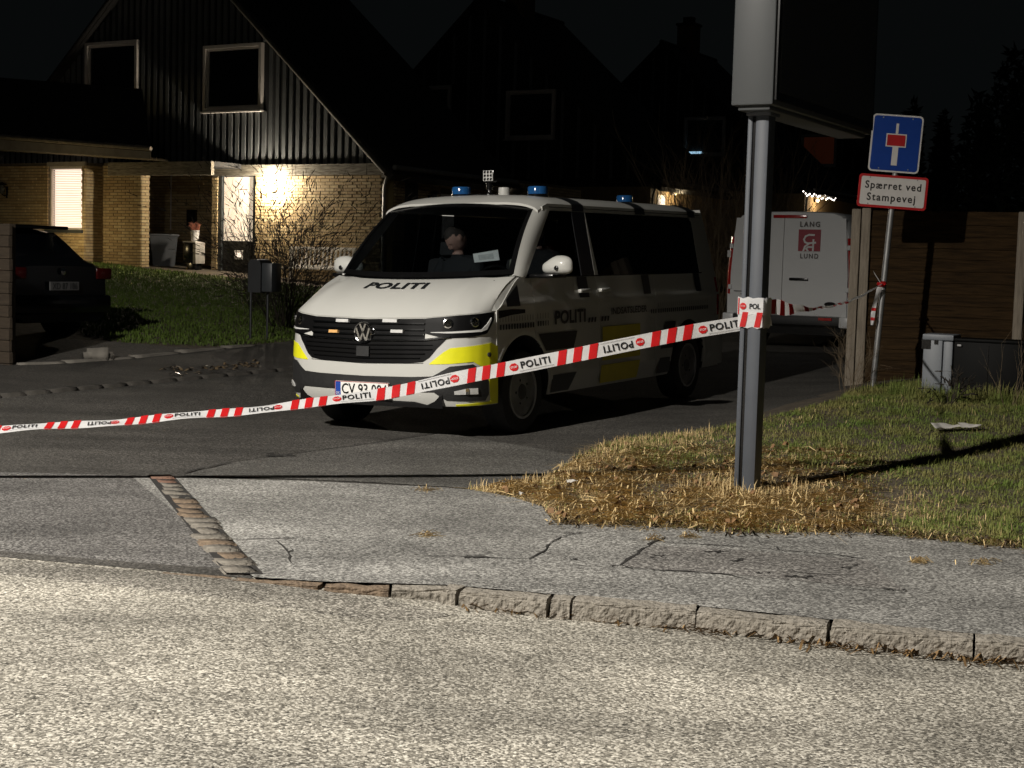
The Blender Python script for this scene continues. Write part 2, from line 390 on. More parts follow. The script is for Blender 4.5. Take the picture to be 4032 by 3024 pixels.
def crack(pxs, w, parent, zoff=.007, name='crack', m=None, jit=.012):
    P = [gp(*p) for p in pxs]; Q = []
    for a, b in zip(P, P[1:]):
        k = max(2, int((b - a).length / .07))
        for i in range(k): Q.append(a.lerp(b, i / k) + Vector((rnd.uniform(-jit, jit), rnd.uniform(-jit, jit), 0)))
    Q.append(P[-1]); mb = MB(); vs = []
    for i, p in enumerate(Q):
        d = (Q[min(i + 1, len(Q) - 1)] - Q[max(0, i - 1)]); nrm = Vector((-d.y, d.x, 0)).normalized()
        ww = .6 * w * rnd.uniform(.2, 1.1) * (1 if 0 < i < len(Q) - 1 else .2)
        for s in (-1, 1):
            q = p + nrm * (s * ww / 2); vs.append((q.x, q.y, hgt(q.x, q.y) + zoff))
    mb.add(vs, [(2 * i, 2 * i + 1, 2 * i + 3, 2 * i + 2) for i in range(len(Q) - 1)])
    o = mb.build(name, m or tar_mat, parent)
    for q in range(int(len(Q) / 7)):
        i = rnd.randrange(1, len(Q) - 1); p = Q[i]; a = rnd.uniform(0, 6.28); B = [p]
        for s in range(rnd.randrange(2, 6)): a += rnd.uniform(-.7, .7); B.append(B[-1] + Vector((math.cos(a), math.sin(a), 0)) * rnd.uniform(.03, .08))
        mb = MB(); vs = []
        for i2, b in enumerate(B):
            ww = .004 * (1 - i2 / len(B)) + .001
            vs += [(b.x - ww * math.sin(a), b.y + ww, hgt(b.x, b.y) + zoff + .0004), (b.x + ww * math.sin(a), b.y - ww, hgt(b.x, b.y) + zoff + .0004)]
        mb.add(vs, [(2 * i2, 2 * i2 + 1, 2 * i2 + 3, 2 * i2 + 2) for i2 in range(len(B) - 1)]); mb.build(name, m or tar_mat, parent)
    return o
for pl, w in [([(1640, 2190), (1850, 2195), (2090, 2205), (2210, 2115), (2330, 2095)], .022), ([(2400, 2236), (2450, 2228), (2560, 2145), (2620, 2118)], .035),
              ([(2600, 2138), (2900, 2155), (3300, 2190), (3420, 2205)], .022), ([(2440, 2239), (2700, 2255), (2890, 2268)], .03), ([(3060, 2255), (3200, 2262), (3350, 2270)], .03),
              ([(3270, 2310), (3400, 2330), (3560, 2328)], .025), ([(2210, 2228), (2440, 2239)], .012), ([(940, 2128), (1060, 2126), (1190, 2122)], .028), ([(1085, 2130), (1130, 2180), (1160, 2230)], .02),
              ([(1190, 2122), (1400, 2160)], .012), ([(3350, 2190), (3900, 2215)], .01)]:
    crack(pl, w, sidewalk)
for pl, w in [([(716, 1867), (795, 1845), (933, 1817), (1085, 1795), (1400, 1755), (1750, 1700)], .035), ([(1100, 1800), (1180, 1792)], .06), ([(0, 1836), (300, 1842), (520, 1858)], .02)]:
    crack(pl, w, side_street, .004)
# dark stains and straw tufts lying on the footway
for cx, cy, rx, ry in [(2830, 2178, 50, 9), (2900, 2212, 40, 8), (3140, 2275, 60, 10), (3330, 2240, 30, 8), (3520, 2325, 45, 8), (2590, 2195, 30, 6), (1880, 2195, 50, 8), (2240, 2205, 25, 5), (1100, 1796, 55, 8), (3000, 2260, 26, 5)]:
    mb = MB()
    for j in range(9):
        k = 8; vs = []; ox = rnd.gauss(0, rx * .6); oy = rnd.gauss(0, ry * .5); sx = rx * rnd.uniform(.10, .5); sy_ = ry * rnd.uniform(.12, .4)
        for i in range(k):
            a = 2 * math.pi * i / k; r = rnd.uniform(.4, 1.2); p = gp(cx + ox + sx * r * math.cos(a), cy + oy + sy_ * r * math.sin(a)); vs.append((p.x, p.y, p.z + .0055 + .0004 * j))
        mb.add(vs, [tuple(range(k))])
    o = mb.build('stain', tar_mat, sidewalk); o['kind'] = 'stuff'

LPp = [W2(716, 1872), W2(933, 1820), W2(1085, 1798), W2(1400, 1758), W2(1750, 1705)]; LPq = [W2(1000, 1880), W2(1450, 1898), W2(1830, 1922), W2(2133, 1886), W2(2284, 1796)]
mb = MB(); mb.grid(40, 8, lambda u, v: (lambda p: (p.x, p.y, hgt(p.x, p.y) + .001))(resx(LPp, 40)[round(u * 40)].lerp(resx(LPq, 40)[round(u * 40)], v)))
mb.build('lane_patch', asphalt('lane_asphalt', (.040, .038, .034), (.100, .096, .087), (.28, .27, .25), 120, .6, .5), side_street, True)
PA = [W2(2560, 2150), W2(2900, 2168), W2(3420, 2208)]; PBq = [W2(2440, 2236), W2(2890, 2266), W2(3560, 2330)]
mb = MB(); mb.grid(30, 8, lambda u, v: (lambda p: (p.x, p.y, hgt(p.x, p.y) + .0048))(resx(PA, 30)[round(u * 30)].lerp(resx(PBq, 30)[round(u * 30)], v)))
mb.build('repair_patch', asphalt('patch_asphalt', (.062, .057, .054), (.19, .180, .168), (.58, .56, .52), 100, .8, .6), sidewalk, True)
# kerb stones
kerb = struct(link(bpy.data.objects.new('kerb', None)))
def rough_stone(x0, x1, w, h, seed, name, m, parent, loc, rz, amp=.010, taper=.012, shear=0.0, longonly=False, hewn=False):
    bm = bmesh.new(); bmesh.ops.create_cube(bm, size=1)
    for v in bm.verts: v.co = (v.co.x * (x1 - x0), v.co.y * w, v.co.z * h)
    L = [e for e in bm.edges if abs(e.verts[0].co.x - e.verts[1].co.x) > .01]
    bmesh.ops.subdivide_edges(bm, edges=L, cuts=max(1, int((x1 - x0) / .12)), use_grid_fill=True)
    bmesh.ops.bevel(bm, geom=[e for e in bm.edges if e.calc_face_angle(0) > .5 and (not longonly or abs(e.verts[0].co.x - e.verts[1].co.x) > .01)], offset=taper, segments=2, affect='EDGES')
    if hewn: bmesh.ops.subdivide_edges(bm, edges=list(bm.edges), cuts=2, use_grid_fill=True)
    for v in bm.verts:
        if hewn: v.co += Vector((rnd.uniform(-1, 1), rnd.uniform(-1, 1), rnd.uniform(-1, 1))) * amp * .30
        nv = noise.noise_vector(v.co * 9 + Vector((seed * 7.3, 0, 0))) * amp + noise.noise_vector(v.co * 30 + Vector((0, seed * 3.1, 0))) * amp * .4
        v.co += nv; v.co.x += shear * v.co.y
    me = bpy.data.meshes.new(name); bm.to_mesh(me); bm.free(); me.materials.append(m)
    me.polygons.foreach_set('use_smooth', [not hewn] * len(me.polygons))
    o = link(bpy.data.objects.new(name, me), parent); o.location = loc; o.rotation_euler = (0, 0, rz); return o
joints = [640, 930, 1276, 1540, 1765, 1832, 2182, 2269, 2752, 3275, 3837, 4400, 4950]
def kx(px):
    for (a, b) in zip(KPX, KPX[1:]):
        if px <= b[0]: break
    return g0(px, a[1] + (b[1] - a[1]) * (px - a[0]) / (b[0] - a[0]))
for i, (a, b) in enumerate(zip(joints, joints[1:])):
    A = kx(a); B = kx(b); d = B - A; ln = d.length - .014; c = (A + B) / 2; nrm = Vector((d.y, -d.x, 0)).normalized()
    red = b <= 1600
    w = .10 if b <= 1765 else .135; h = .24; top = .002 - (.008 if a < 1765 else 0) + rnd.uniform(-.004, .004)
    rough_stone(0, ln, w, h, i + 1, 'kerb_stone', sett_brown if red else granite, kerb, c + nrm * (w / 2 - .02) + Vector((0, 0, top - h / 2)), math.atan2(d.y, d.x) + rnd.uniform(-.008, .008), amp=.0065, taper=.014, longonly=True, hewn=True)
# the band of setts that closes the footway
sett_band = struct(link(bpy.data.objects.new('sett_band', None)))
S0 = g0(632, 1876); S1 = g0(962, 2262); ns = 19; ac = S1 - S0; cross = Vector((1, .08, 0)).normalized()
cols = [sett_red, sett_brown, sett_red, sett_grey, sett_grey, sett_brown, sett_grey, sett_red, sett_brown, sett_red, sett_grey, sett_brown, sett_grey, sett_brown, sett_grey]
for i in range(ns):
    t0 = i / ns; t1 = (i + 1) / ns; a = S0.lerp(S1, t0); b = S0.lerp(S1, t1); c = (a + b) / 2
    hw = abs(b.y - a.y) - .006
    rough_stone(0, rnd.uniform(.125, .185), hw, .14, 40 + i, 'sett', cols[(i * 7 + i // 4) % 15], sett_band, c + Vector((rnd.uniform(-.02, .02), 0, -.058 + rnd.uniform(-.004, .004))), math.atan2(cross.y, cross.x) + rnd.uniform(-.07, .07), amp=.010, taper=.010, shear=ac.x / ac.y)
mb = MB(); nrm = Vector((1, 0, 0))
mb.add([S0 - nrm * .085 + Vector((0, 0, .0055)), S0 + nrm * .085 + Vector((0, 0, .0055)), S1 + nrm * .085 + Vector((0, 0, .0055)), S1 - nrm * .085 + Vector((0, 0, .0055))], [(0, 1, 2, 3)])
mb.build('sett_joint_bed', tar_mat, sett_band)

# the far pavement across the side street, its kerb and the driveway edging
FP = [W2(-900, 1665), W2(0, 1562), W2(600, 1503), W2(1180, 1450)]; FP.append(FP[-1] + D_ * 60)
FB = [W2(-900, 1520), W2(100, 1437), W2(520, 1408), W2(880, 1373), W2(1180, 1345)]; FB.append(FB[-1] + D_ * 60)
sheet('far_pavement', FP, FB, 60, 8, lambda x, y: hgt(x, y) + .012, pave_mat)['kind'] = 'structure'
far_kerb_m = mat('far_kerb_stone', (.075, .068, .058), (.03, .027, .023), 6, .9, bump=.6)
fkerb = struct(link(bpy.data.objects.new('far_kerb', None)))
for i in range(14):
    t0 = i / 14; a = W2(lerp(-200, 1180, t0), lerp(1582, 1452, t0)); t1 = (i + 1) / 14; b = W2(lerp(-200, 1180, t1), lerp(1582, 1452, t1))
    d = b - a; c = (a + b) / 2
    rough_stone(0, d.length - .01, .12, .2, 70 + i, 'kerb_stone', far_kerb_m, fkerb, Vector((c.x, c.y, hgt(c.x, c.y) - .07)), math.atan2(d.y, d.x), amp=.008)
edge_m = mat('concrete_edging', (.20, .185, .16), (.10, .092, .08), 7, .85, bump=.4)
ek = struct(link(bpy.data.objects.new('driveway_edging', None)))
EPX = [(60, 1440), (250, 1432), (520, 1412), (700, 1392), (880, 1373), (1000, 1362)]
for a, b in zip(EPX, EPX[1:]):
    A = gp(*a); B = gp(*b); d = B - A; c = (A + B) / 2
    rough_stone(0, d.length - .015, .16, .16, a[0], 'edging_stone', edge_m, ek, c + Vector((0, 0, -.05)), math.atan2(d.y, d.x), amp=.006)
drive_m = asphalt('driveway_gravel', (.03, .028, .025), (.07, .065, .058), (.14, .13, .12), 60, .6, .5)
DA = [W2(-400, 1475), W2(100, 1437), W2(520, 1408), W2(800, 1380)]; DB = [W2(-500, 1330), W2(-50, 1330), W2(250, 1338), W2(480, 1352)]
sheet('driveway', DA, DB, 20, 8, lambda x, y: hgt(x, y) + .014, drive_m)['kind'] = 'structure'
p = gp(385, 1418); o = rough_stone(0, .34, .22, .18, 5, 'edge_stone', edge_m, None, p + Vector((0, 0, .05)), .3, amp=.03, taper=.05)
tag(o, 'rounded pale stone lying on the driveway edging strip', 'stone')

# ------------------------------------------------------------------ police van
glass_front = glass('windscreen_glass', (.70, .73, .74), .2)
glass_dark = glass('privacy_glass', (.10, .105, .11), .2)
glass_door = glass('door_glass', (.45, .47, .48), .02, .02, 8.0)
clear_lamp = mat('lamp_clear', (.62, .62, .60), (.5, .5, .5), 20, .12, spec=.8)
amber_lamp = mat('lamp_amber', (.75, .45, .18), (.6, .33, .12), 20, .2)
red_lamp = mat('lamp_red', (.42, .012, .012), (.3, .01, .01), 20, .15, spec=.8)
blue_dome = mat('blue_dome', (.015, .085, .24), (.010, .06, .18), 12, .12, spec=.8)
dark_cloth = mat('dark_seat_cloth', (.018, .018, .020), (.010, .010, .011), 40, .9)
VANPOS = Vector((-.714, 12.56, 0.0))
fx = Vector((math.sin(VA), -math.cos(VA), -.02)).normalized()
ly = Vector((math.cos(VA), math.sin(VA), .022)); ly = (ly - fx * ly.dot(fx)).normalized()
lz = fx.cross(ly)
VM = Matrix((fx, ly, lz)).transposed().to_4x4(); VM.translation = VANPOS; VI = VM.inverted()
van = thing('police_van', 'white police van with yellow bumper corners and blue roof beacons parked across the taped street', 'van')
van.matrix_world = VM
def vray(px, py): return VI @ CAMPOS, VI.to_3x3() @ ray(px, py)
def vside(px, py, y=.95):
    c, d = vray(px, py); p = c + d * ((y - c.y) / d.y); return p.x, p.z
def vsw(px, py):
    y = .95
    for i in range(12):
        x, z = vside(px, py, y); y = Wd(x, z)
    return x, z
def vfront(px, py, x):
    c, d = vray(px, py); p = c + d * ((x - c.x) / d.x); return p
def Wd(x, z):
    y = .95
    if z < .55: y -= .035 * ((.55 - z) / .3) ** 2
    if z > 1.03: y -= .19 * (z - 1.03)
    if x < -3.5: y -= .05 * ((-3.5 - x) / .87) ** 2
    if x > -.2: y -= .005 * ((x + .2) / .62) ** 2
    return y
def sidemap(sg): return lambda x, z, off=0.0: Vector((x, sg * (Wd(x, z) + off), z))
PLN = [(0, .93), (.2, .927), (.4, .915), (.55, .893), (.68, .86), (.78, .81), (.86, .735), (.91, .64), (.938, .53), (.948, .42)]
PS = [0]
for a, b in zip(PLN, PLN[1:]): PS.append(PS[-1] + math.hypot(b[0] - a[0], b[1] - a[1]))
SE = PS[-1]
PY = list(zip(PS, [p[0] for p in PLN])); PX = list(zip(PS, [p[1] for p in PLN]))
ZD = [(.22, -.09), (.30, -.03), (.40, 0), (.52, .0), (.62, -.008), (.75, -.022), (.85, -.04), (.95, -.062), (1.0, -.08), (1.1, -.13)]
def fas0(s, z):
    a = abs(s); dx = interp(z, ZD); k = max(0, 1 - (a / SE) ** 3)
    return Vector((interp(a, PX) + dx * (.35 + .65 * k), math.copysign(interp(a, PY) * (1 + .25 * dx * (a / SE) ** 2), s), z))
def fmap(s, z, off=0.0):
    p = fas0(s, z)
    if not off: return p
    a = fas0(s + .02, z) - fas0(s - .02, z); b = fas0(s, z + .02) - fas0(s, z - .02); nn = a.cross(b).normalized()
    if nn.dot(p - Vector((-.5, 0, z))) < 0: nn = -nn
    return p + nn * off
def fmap_s(sg): return lambda s, z, off=0.0: fmap(sg * s, z, off)
def poly_patch(mb, lo, hi, mp, off=.0, th=.012, da=.05, nz=6, mi=0):
    cols = sorted(set([round(a, 4) for a, _ in lo] + [round(a, 4) for a, _ in hi])); C = []
    for a, b in zip(cols, cols[1:]):
        k = max(1, int(math.ceil((b - a) / da)))
        C += [a + (b - a) * i / k for i in range(k)]
    C.append(cols[-1]); n = len(C) - 1
    return mb.slab(n, nz, lambda u, v, o: mp(C[round(u * n)], lerp(interp(C[round(u * n)], lo), interp(C[round(u * n)], hi), v), off + o), th, mi)
LIPZ = [(0, .955), (.55, .967), (.82, .992), (1.149, 1.014), (1.24, 1.02)]
def lipz(s): return interp(abs(s), LIPZ)
SYM = lambda pts: [(-a, b) for a, b in reversed(pts) if a > 0] + pts
# --- bumper and nose
mb = MB(); mb.slab(64, 18, lambda u, v, o: fmap(lerp(-SE, SE, u), lerp(.275, lipz(lerp(-SE, SE, u)) - .004, v), o), .02)
front_bumper = mb.build('front_bumper', white_paint, van, True)
def nose(name, lo, hi, m, off=.006, th=.012, both=False, parent=None, nz=6, da=.05):
    out = None
    for sg in ((1, -1) if both else (1,)):
        mb = MB(); poly_patch(mb, lo, hi, fmap_s(sg), off, th, da, nz); out = mb.build(name, m, parent or van, True)
    return out
grille = nose('grille', SYM([(0, .785), (.545, .80)]), SYM([(0, .949), (.55, .961)]), headlamp_black, .006, .01)
for z0, z1, hs in ((.91, .915, .012), (.862, .868, .012), (.822, .83, .012)):
    nose('grille_slat', SYM([(0, z0), (.545, z1)]), SYM([(0, z0 + hs), (.545, z1 + hs)]), chrome, .022, .012, parent=grille, nz=1)
nose('grille_slat', SYM([(0, .778), (.55, .79), (.76, .818)]), SYM([(0, .792), (.55, .803), (.76, .828)]), chrome, .024, .014, parent=grille, nz=1)
low = nose('lower_grille', SYM([(0, .605), (.40, .610), (.545, .625), (.60, .66), (.653, .725), (.73, .805)]), SYM([(0, .776), (.55, .788), (.73, .808)]), headlamp_black, .005, .01)
for z0 in (.64, .675, .71, .745):
    k = .52 if z0 < .65 else .56 if z0 < .7 else .62
    nose('grille_slat', SYM([(0, z0), (k, z0 + .012)]), SYM([(0, z0 + .006), (k, z0 + .018)]), black_trim, .018, .014, parent=low, nz=1)
nose('radar_block', SYM([(0, .655), (.06, .655)]), SYM([(0, .735), (.06, .735)]), black_plastic, .024, .02, parent=low)
for sg in (1, -1):
    mb = MB(); mp = fmap_s(sg)
    poly_patch(mb, [(.548, .848), (.71, .812), (.946, .820), (1.09, .842), (1.18, .95)], [(.548, .962), (.82, .988), (1.149, 1.008), (1.18, 1.005)], mp, .008, .014)
    hl = mb.build('headlight', headlamp_black, van, True)
    mb = MB(); poly_patch(mb, [(.60, .852), (.75, .848), (1.02, .858), (1.08, .872), (1.13, .945)], [(.60, .856), (.75, .861), (1.02, .876), (1.08, .915), (1.13, .965)], mp, .016, .008, nz=2)
    mb.build('daylight_strip', clear_lamp, hl, True)
    for s, z, r in ((.735, .925, .034), (.955, .935, .036)):
        c = mp(s, z, .004); nn = (mp(s, z, .05) - mp(s, z, 0)).normalized(); q = nn.to_track_quat('Z', 'Y')
        mb = MB(); mb.lathe([(r * 1.15, .0), (r * 1.15, .012), (r * .9, .014), (r * .9, .004)], 20, lambda p: c + q @ p); mb.build('lamp_ring', chrome, hl, True)
        mb = MB(); mb.lathe([(r * .88, .004), (r * .7, .018), (r * .4, .026), (.0001, .029)], 20, lambda p: c + q @ p); mb.build('lamp_lens', glass('lens_glass', (.7, .7, .65), .3) if 'lens_glass' not in MATS else MATS['lens_glass'], hl, True)
    # marker lamp running round into the wing
    mb = MB(); poly_patch(mb, [(-.02, .985), (.20, .975), (.40, .955)], [(-.02, 1.015), (.20, 1.022), (.40, 1.015)], sidemap(sg), .004, .008, nz=2); mb.build('side_marker', black_trim, van, True)
    mb = MB(); poly_patch(mb, [(.60, .607), (.766, .612), (.957, .626), (1.06, .57), (1.12, .49), (1.132, .35), (1.14, .30), (SE, .30)], [(.60, .612), (.71, .702), (.766, .735), (1.149, .766), (SE, .735)], mp, .004, .008, nz=10)
    mb.build('yellow_panel', yellow_film, van, True)
    mb = MB(); poly_patch(mb, [(.80, .279), (SE, .281)], [(.80, .290), (1.13, .303), (SE, .31)], mp, .004, .008, nz=2); mb.build('yellow_strip', yellow_film, van, True)
    mb = MB(); poly_patch(mb, [(.631, .50), (.645, .385), (.732, .325), (1.07, .312), (1.115, .36)], [(.631, .515), (.766, .592), (.957, .606), (1.06, .54), (1.115, .465)], mp, .006, .012)
    fh = mb.build('fog_lamp_housing', black_plastic, van, True)
    mb = MB(); poly_patch(mb, [(.80, .375), (.98, .372)], [(.80, .398), (.90, .418), (.995, .418)], mp, .016, .012, nz=2); mb.build('fog_lamp', clear_lamp, fh, True)
    mb = MB(); poly_patch(mb, [(.888, .374), (.912, .374)], [(.888, .418), (.912, .418)], mp, .020, .008, nz=2); mb.build('fog_reflector', chrome, fh, True)
    c = mp(1.115, .675, .005); nn = (mp(1.115, .675, .05) - mp(1.115, .675, 0)).normalized(); q = nn.to_track_quat('Z', 'Y')
    mb = MB(); mb.lathe([(.018, 0), (.018, .012), (.012, .015)], 14, lambda p: c + q @ p); mb.build('parking_sensor', black_plastic, van, True)
nose('lower_intake', SYM([(0, .386), (.655, .392)]), SYM([(0, .500), (.45, .506), (.64, .515)]), black_plastic, .007, .012)
nose('lower_lip', SYM([(0, .262), (.60, .265)]), SYM([(0, .312), (.46, .308), (.60, .275)]), black_plastic, .006, .012)
nose('bumper_seam', SYM([(0, .598), (.55, .612)]), SYM([(0, .602), (.55, .616)]), black_trim, .002, .004, nz=1)
# number plate
plate = MB(); plate.bbox(.935, .955, -.262, .262, .332, .452, .004)
plate = plate.build('number_plate', mat('plate_white', (.78, .77, .74), (.72, .71, .68), 10, .4), van)
mb = MB(); mb.box(.953, .9565, -.256, -.206, .338, .446); mb.build('euro_band', mat('euro_blue', (.015, .06, .36), None, 10, .4), plate)
mb = MB(); lettering(mb, 'CV 93 004', lambda a, b: (.9585, lerp(-.193, .248, a), lerp(.350, .436, b)), bold=.012); mb.build('lettering', black_film, plate)
mb = MB(); lettering(mb, 'DK', lambda a, b: (.9585, lerp(-.247, -.215, a), lerp(.346, .366, b))); mb.build('lettering', mat('print_white', (.8, .8, .8), None, 10, .5), plate)
redpl = mat('plate_red', (.45, .05, .05), None, 10, .4)
mb = MB()
for a in (((-.2615, .333), (.2615, .3365)), ((-.2615, .4475), (.2615, .451)), ((-.2615, .3365), (-.258, .4475)), ((.258, .3365), (.2615, .4475))):
    mb.box(.953, .9575, a[0][0], a[1][0], a[0][1], a[1][1])
mb.build('plate_border', redpl, plate)
# round emblem: ring with the letters V over W
ec = fmap(0, .842, .020); em = MB(); R = .086
def ering(r, h): return (r, h)
em.lathe([(R - .014, .0), (R - .012, .02), (R - .004, .024), (R, .018), (R, .0)], 40, lambda p: ec + Vector((p.z, p.x, p.y)))
emb = em.build('emblem', chrome, van, True)
mb = MB(); mb.lathe([(R - .01, .002), (R - .012, .006), (.001, .007)], 32, lambda p: ec + Vector((p.z, p.x, p.y))); mb.build('emblem_disc', black_trim, emb, True)
mb = MB()
for pts in ([(-.028, .070), (0, .010), (.028, .070)], [(-.064, .036), (-.030, -.064), (0, -.004), (.030, -.064), (.064, .036)]):
    for a, b in zip(pts, pts[1:]):
        d = Vector((b[0] - a[0], b[1] - a[1])).normalized(); nn = Vector((-d.y, d.x)) * .0075; A = Vector(a); B = Vector(b)
        mb.prism([A + nn, A - nn, B - nn, B + nn], lambda y, z, t: ec + Vector((.020 - .014 * t, y, z)))
mb.build('emblem_letters', chrome, emb)
# strobe lamps in the grille
for s, z, w, m in ((-.225, .928, .062, clear_lamp), (.238, .935, .066, clear_lamp), (-.305, .842, .045, amber_lamp), (.312, .855, .055, clear_lamp)):
    mb = MB(); poly_patch(mb, [(s - w, z - .011), (s + w, z - .011)], [(s - w, z + .012), (s + w, z + .012)], fmap, .034, .03, nz=2); mb.build('strobe_lamp', m, van, True)
# --- bonnet
def hood(q, t, off=0.0):
    C = Vector((.335 - .30 * q * q, .89 * q, 1.258 + .027 * q * q)); Lp = fmap(q * 1.149, lipz(q * 1.149))
    K = (C + Lp) / 2 + Vector((.075, 0, .062 - .02 * q * q))
    p = C * (1 - t) ** 2 + K * (2 * t * (1 - t)) + Lp * t * t
    a = abs(q)
    p.z += (.012 * math.exp(-((a - .60 - .1 * (1 - t)) / .07) ** 2) - .006 * math.exp(-((a - .85) / .06) ** 2)) * math.sin(math.pi * min(1, t + .08)) ** .7
    p.z += off * .9; p.x += off * .4; return p
mb = MB(); mb.slab(56, 16, lambda u, v, o: hood(lerp(-1, 1, u), lerp(.0, .985, v), o), .02)
bonnet = mb.build('bonnet', white_paint, van, True)
def hood_at(px, py):
    best = None
    for i in range(81):
        for j in range(41):
            q = lerp(-.6, .6, i / 80); t = j / 40; w = VM @ hood(q, t); d = w - CAMPOS; zz = d.dot(FWD)
            e = (2016 + FPX * d.dot(RIGHT) / zz - px) ** 2 + (1512 - FPX * d.dot(UPV) / zz - py) ** 2
            if best is None or e < best[0]: best = (e, q, t)
    return best[1], best[2]
hA = hood_at(1430, 1136); hB = hood_at(1668, 1140); hC = hood_at(1456, 1112)
mb = MB(); lettering(mb, 'POLITI', lambda a, b: hood(lerp(hA[0], hB[0], a), lerp(lerp(hA[1], hB[1], a), lerp(hA[1], hB[1], a) + (hC[1] - hA[1]), b), .006), bold=.035, spacing=1.06, shear=.0)
mb.build('lettering', black_film, bonnet)
# --- windscreen
def ws(q, v, off=0.0):
    B = Vector((.315 - .30 * q * q, .865 * q, 1.272 + .03 * q * q)); T = Vector((-.47 - .07 * q * q, .742 * q, 1.905 - .05 * q * q))
    p = B.lerp(T, v); k = .035 * math.sin(math.pi * v) + off
    return p + Vector((.62, 0, .78)) * k + Vector((0, .25 * q * off, 0))
mb = MB(); mb.slab(24, 12, lambda u, v, o: ws(lerp(-.99, .99, u), lerp(.0, 1, v), o), .006); wsg = mb.build('windscreen', glass_front, van, True)
mb = MB()
for a0, a1, v0, v1 in ((-1, 1, .955, 1.0), (-1, 1, 0, .06), (-1, -.955, .06, .955), (.955, 1, .06, .955)):
    mb.slab(24 if a1 - a0 > 1 else 2, 10 if v1 - v0 > .5 else 1, lambda u, v, o: ws(lerp(a0, a1, u), lerp(v0, v1, v), .004 + o), .014)
mb.build('windscreen_surround', black_trim, van, True)
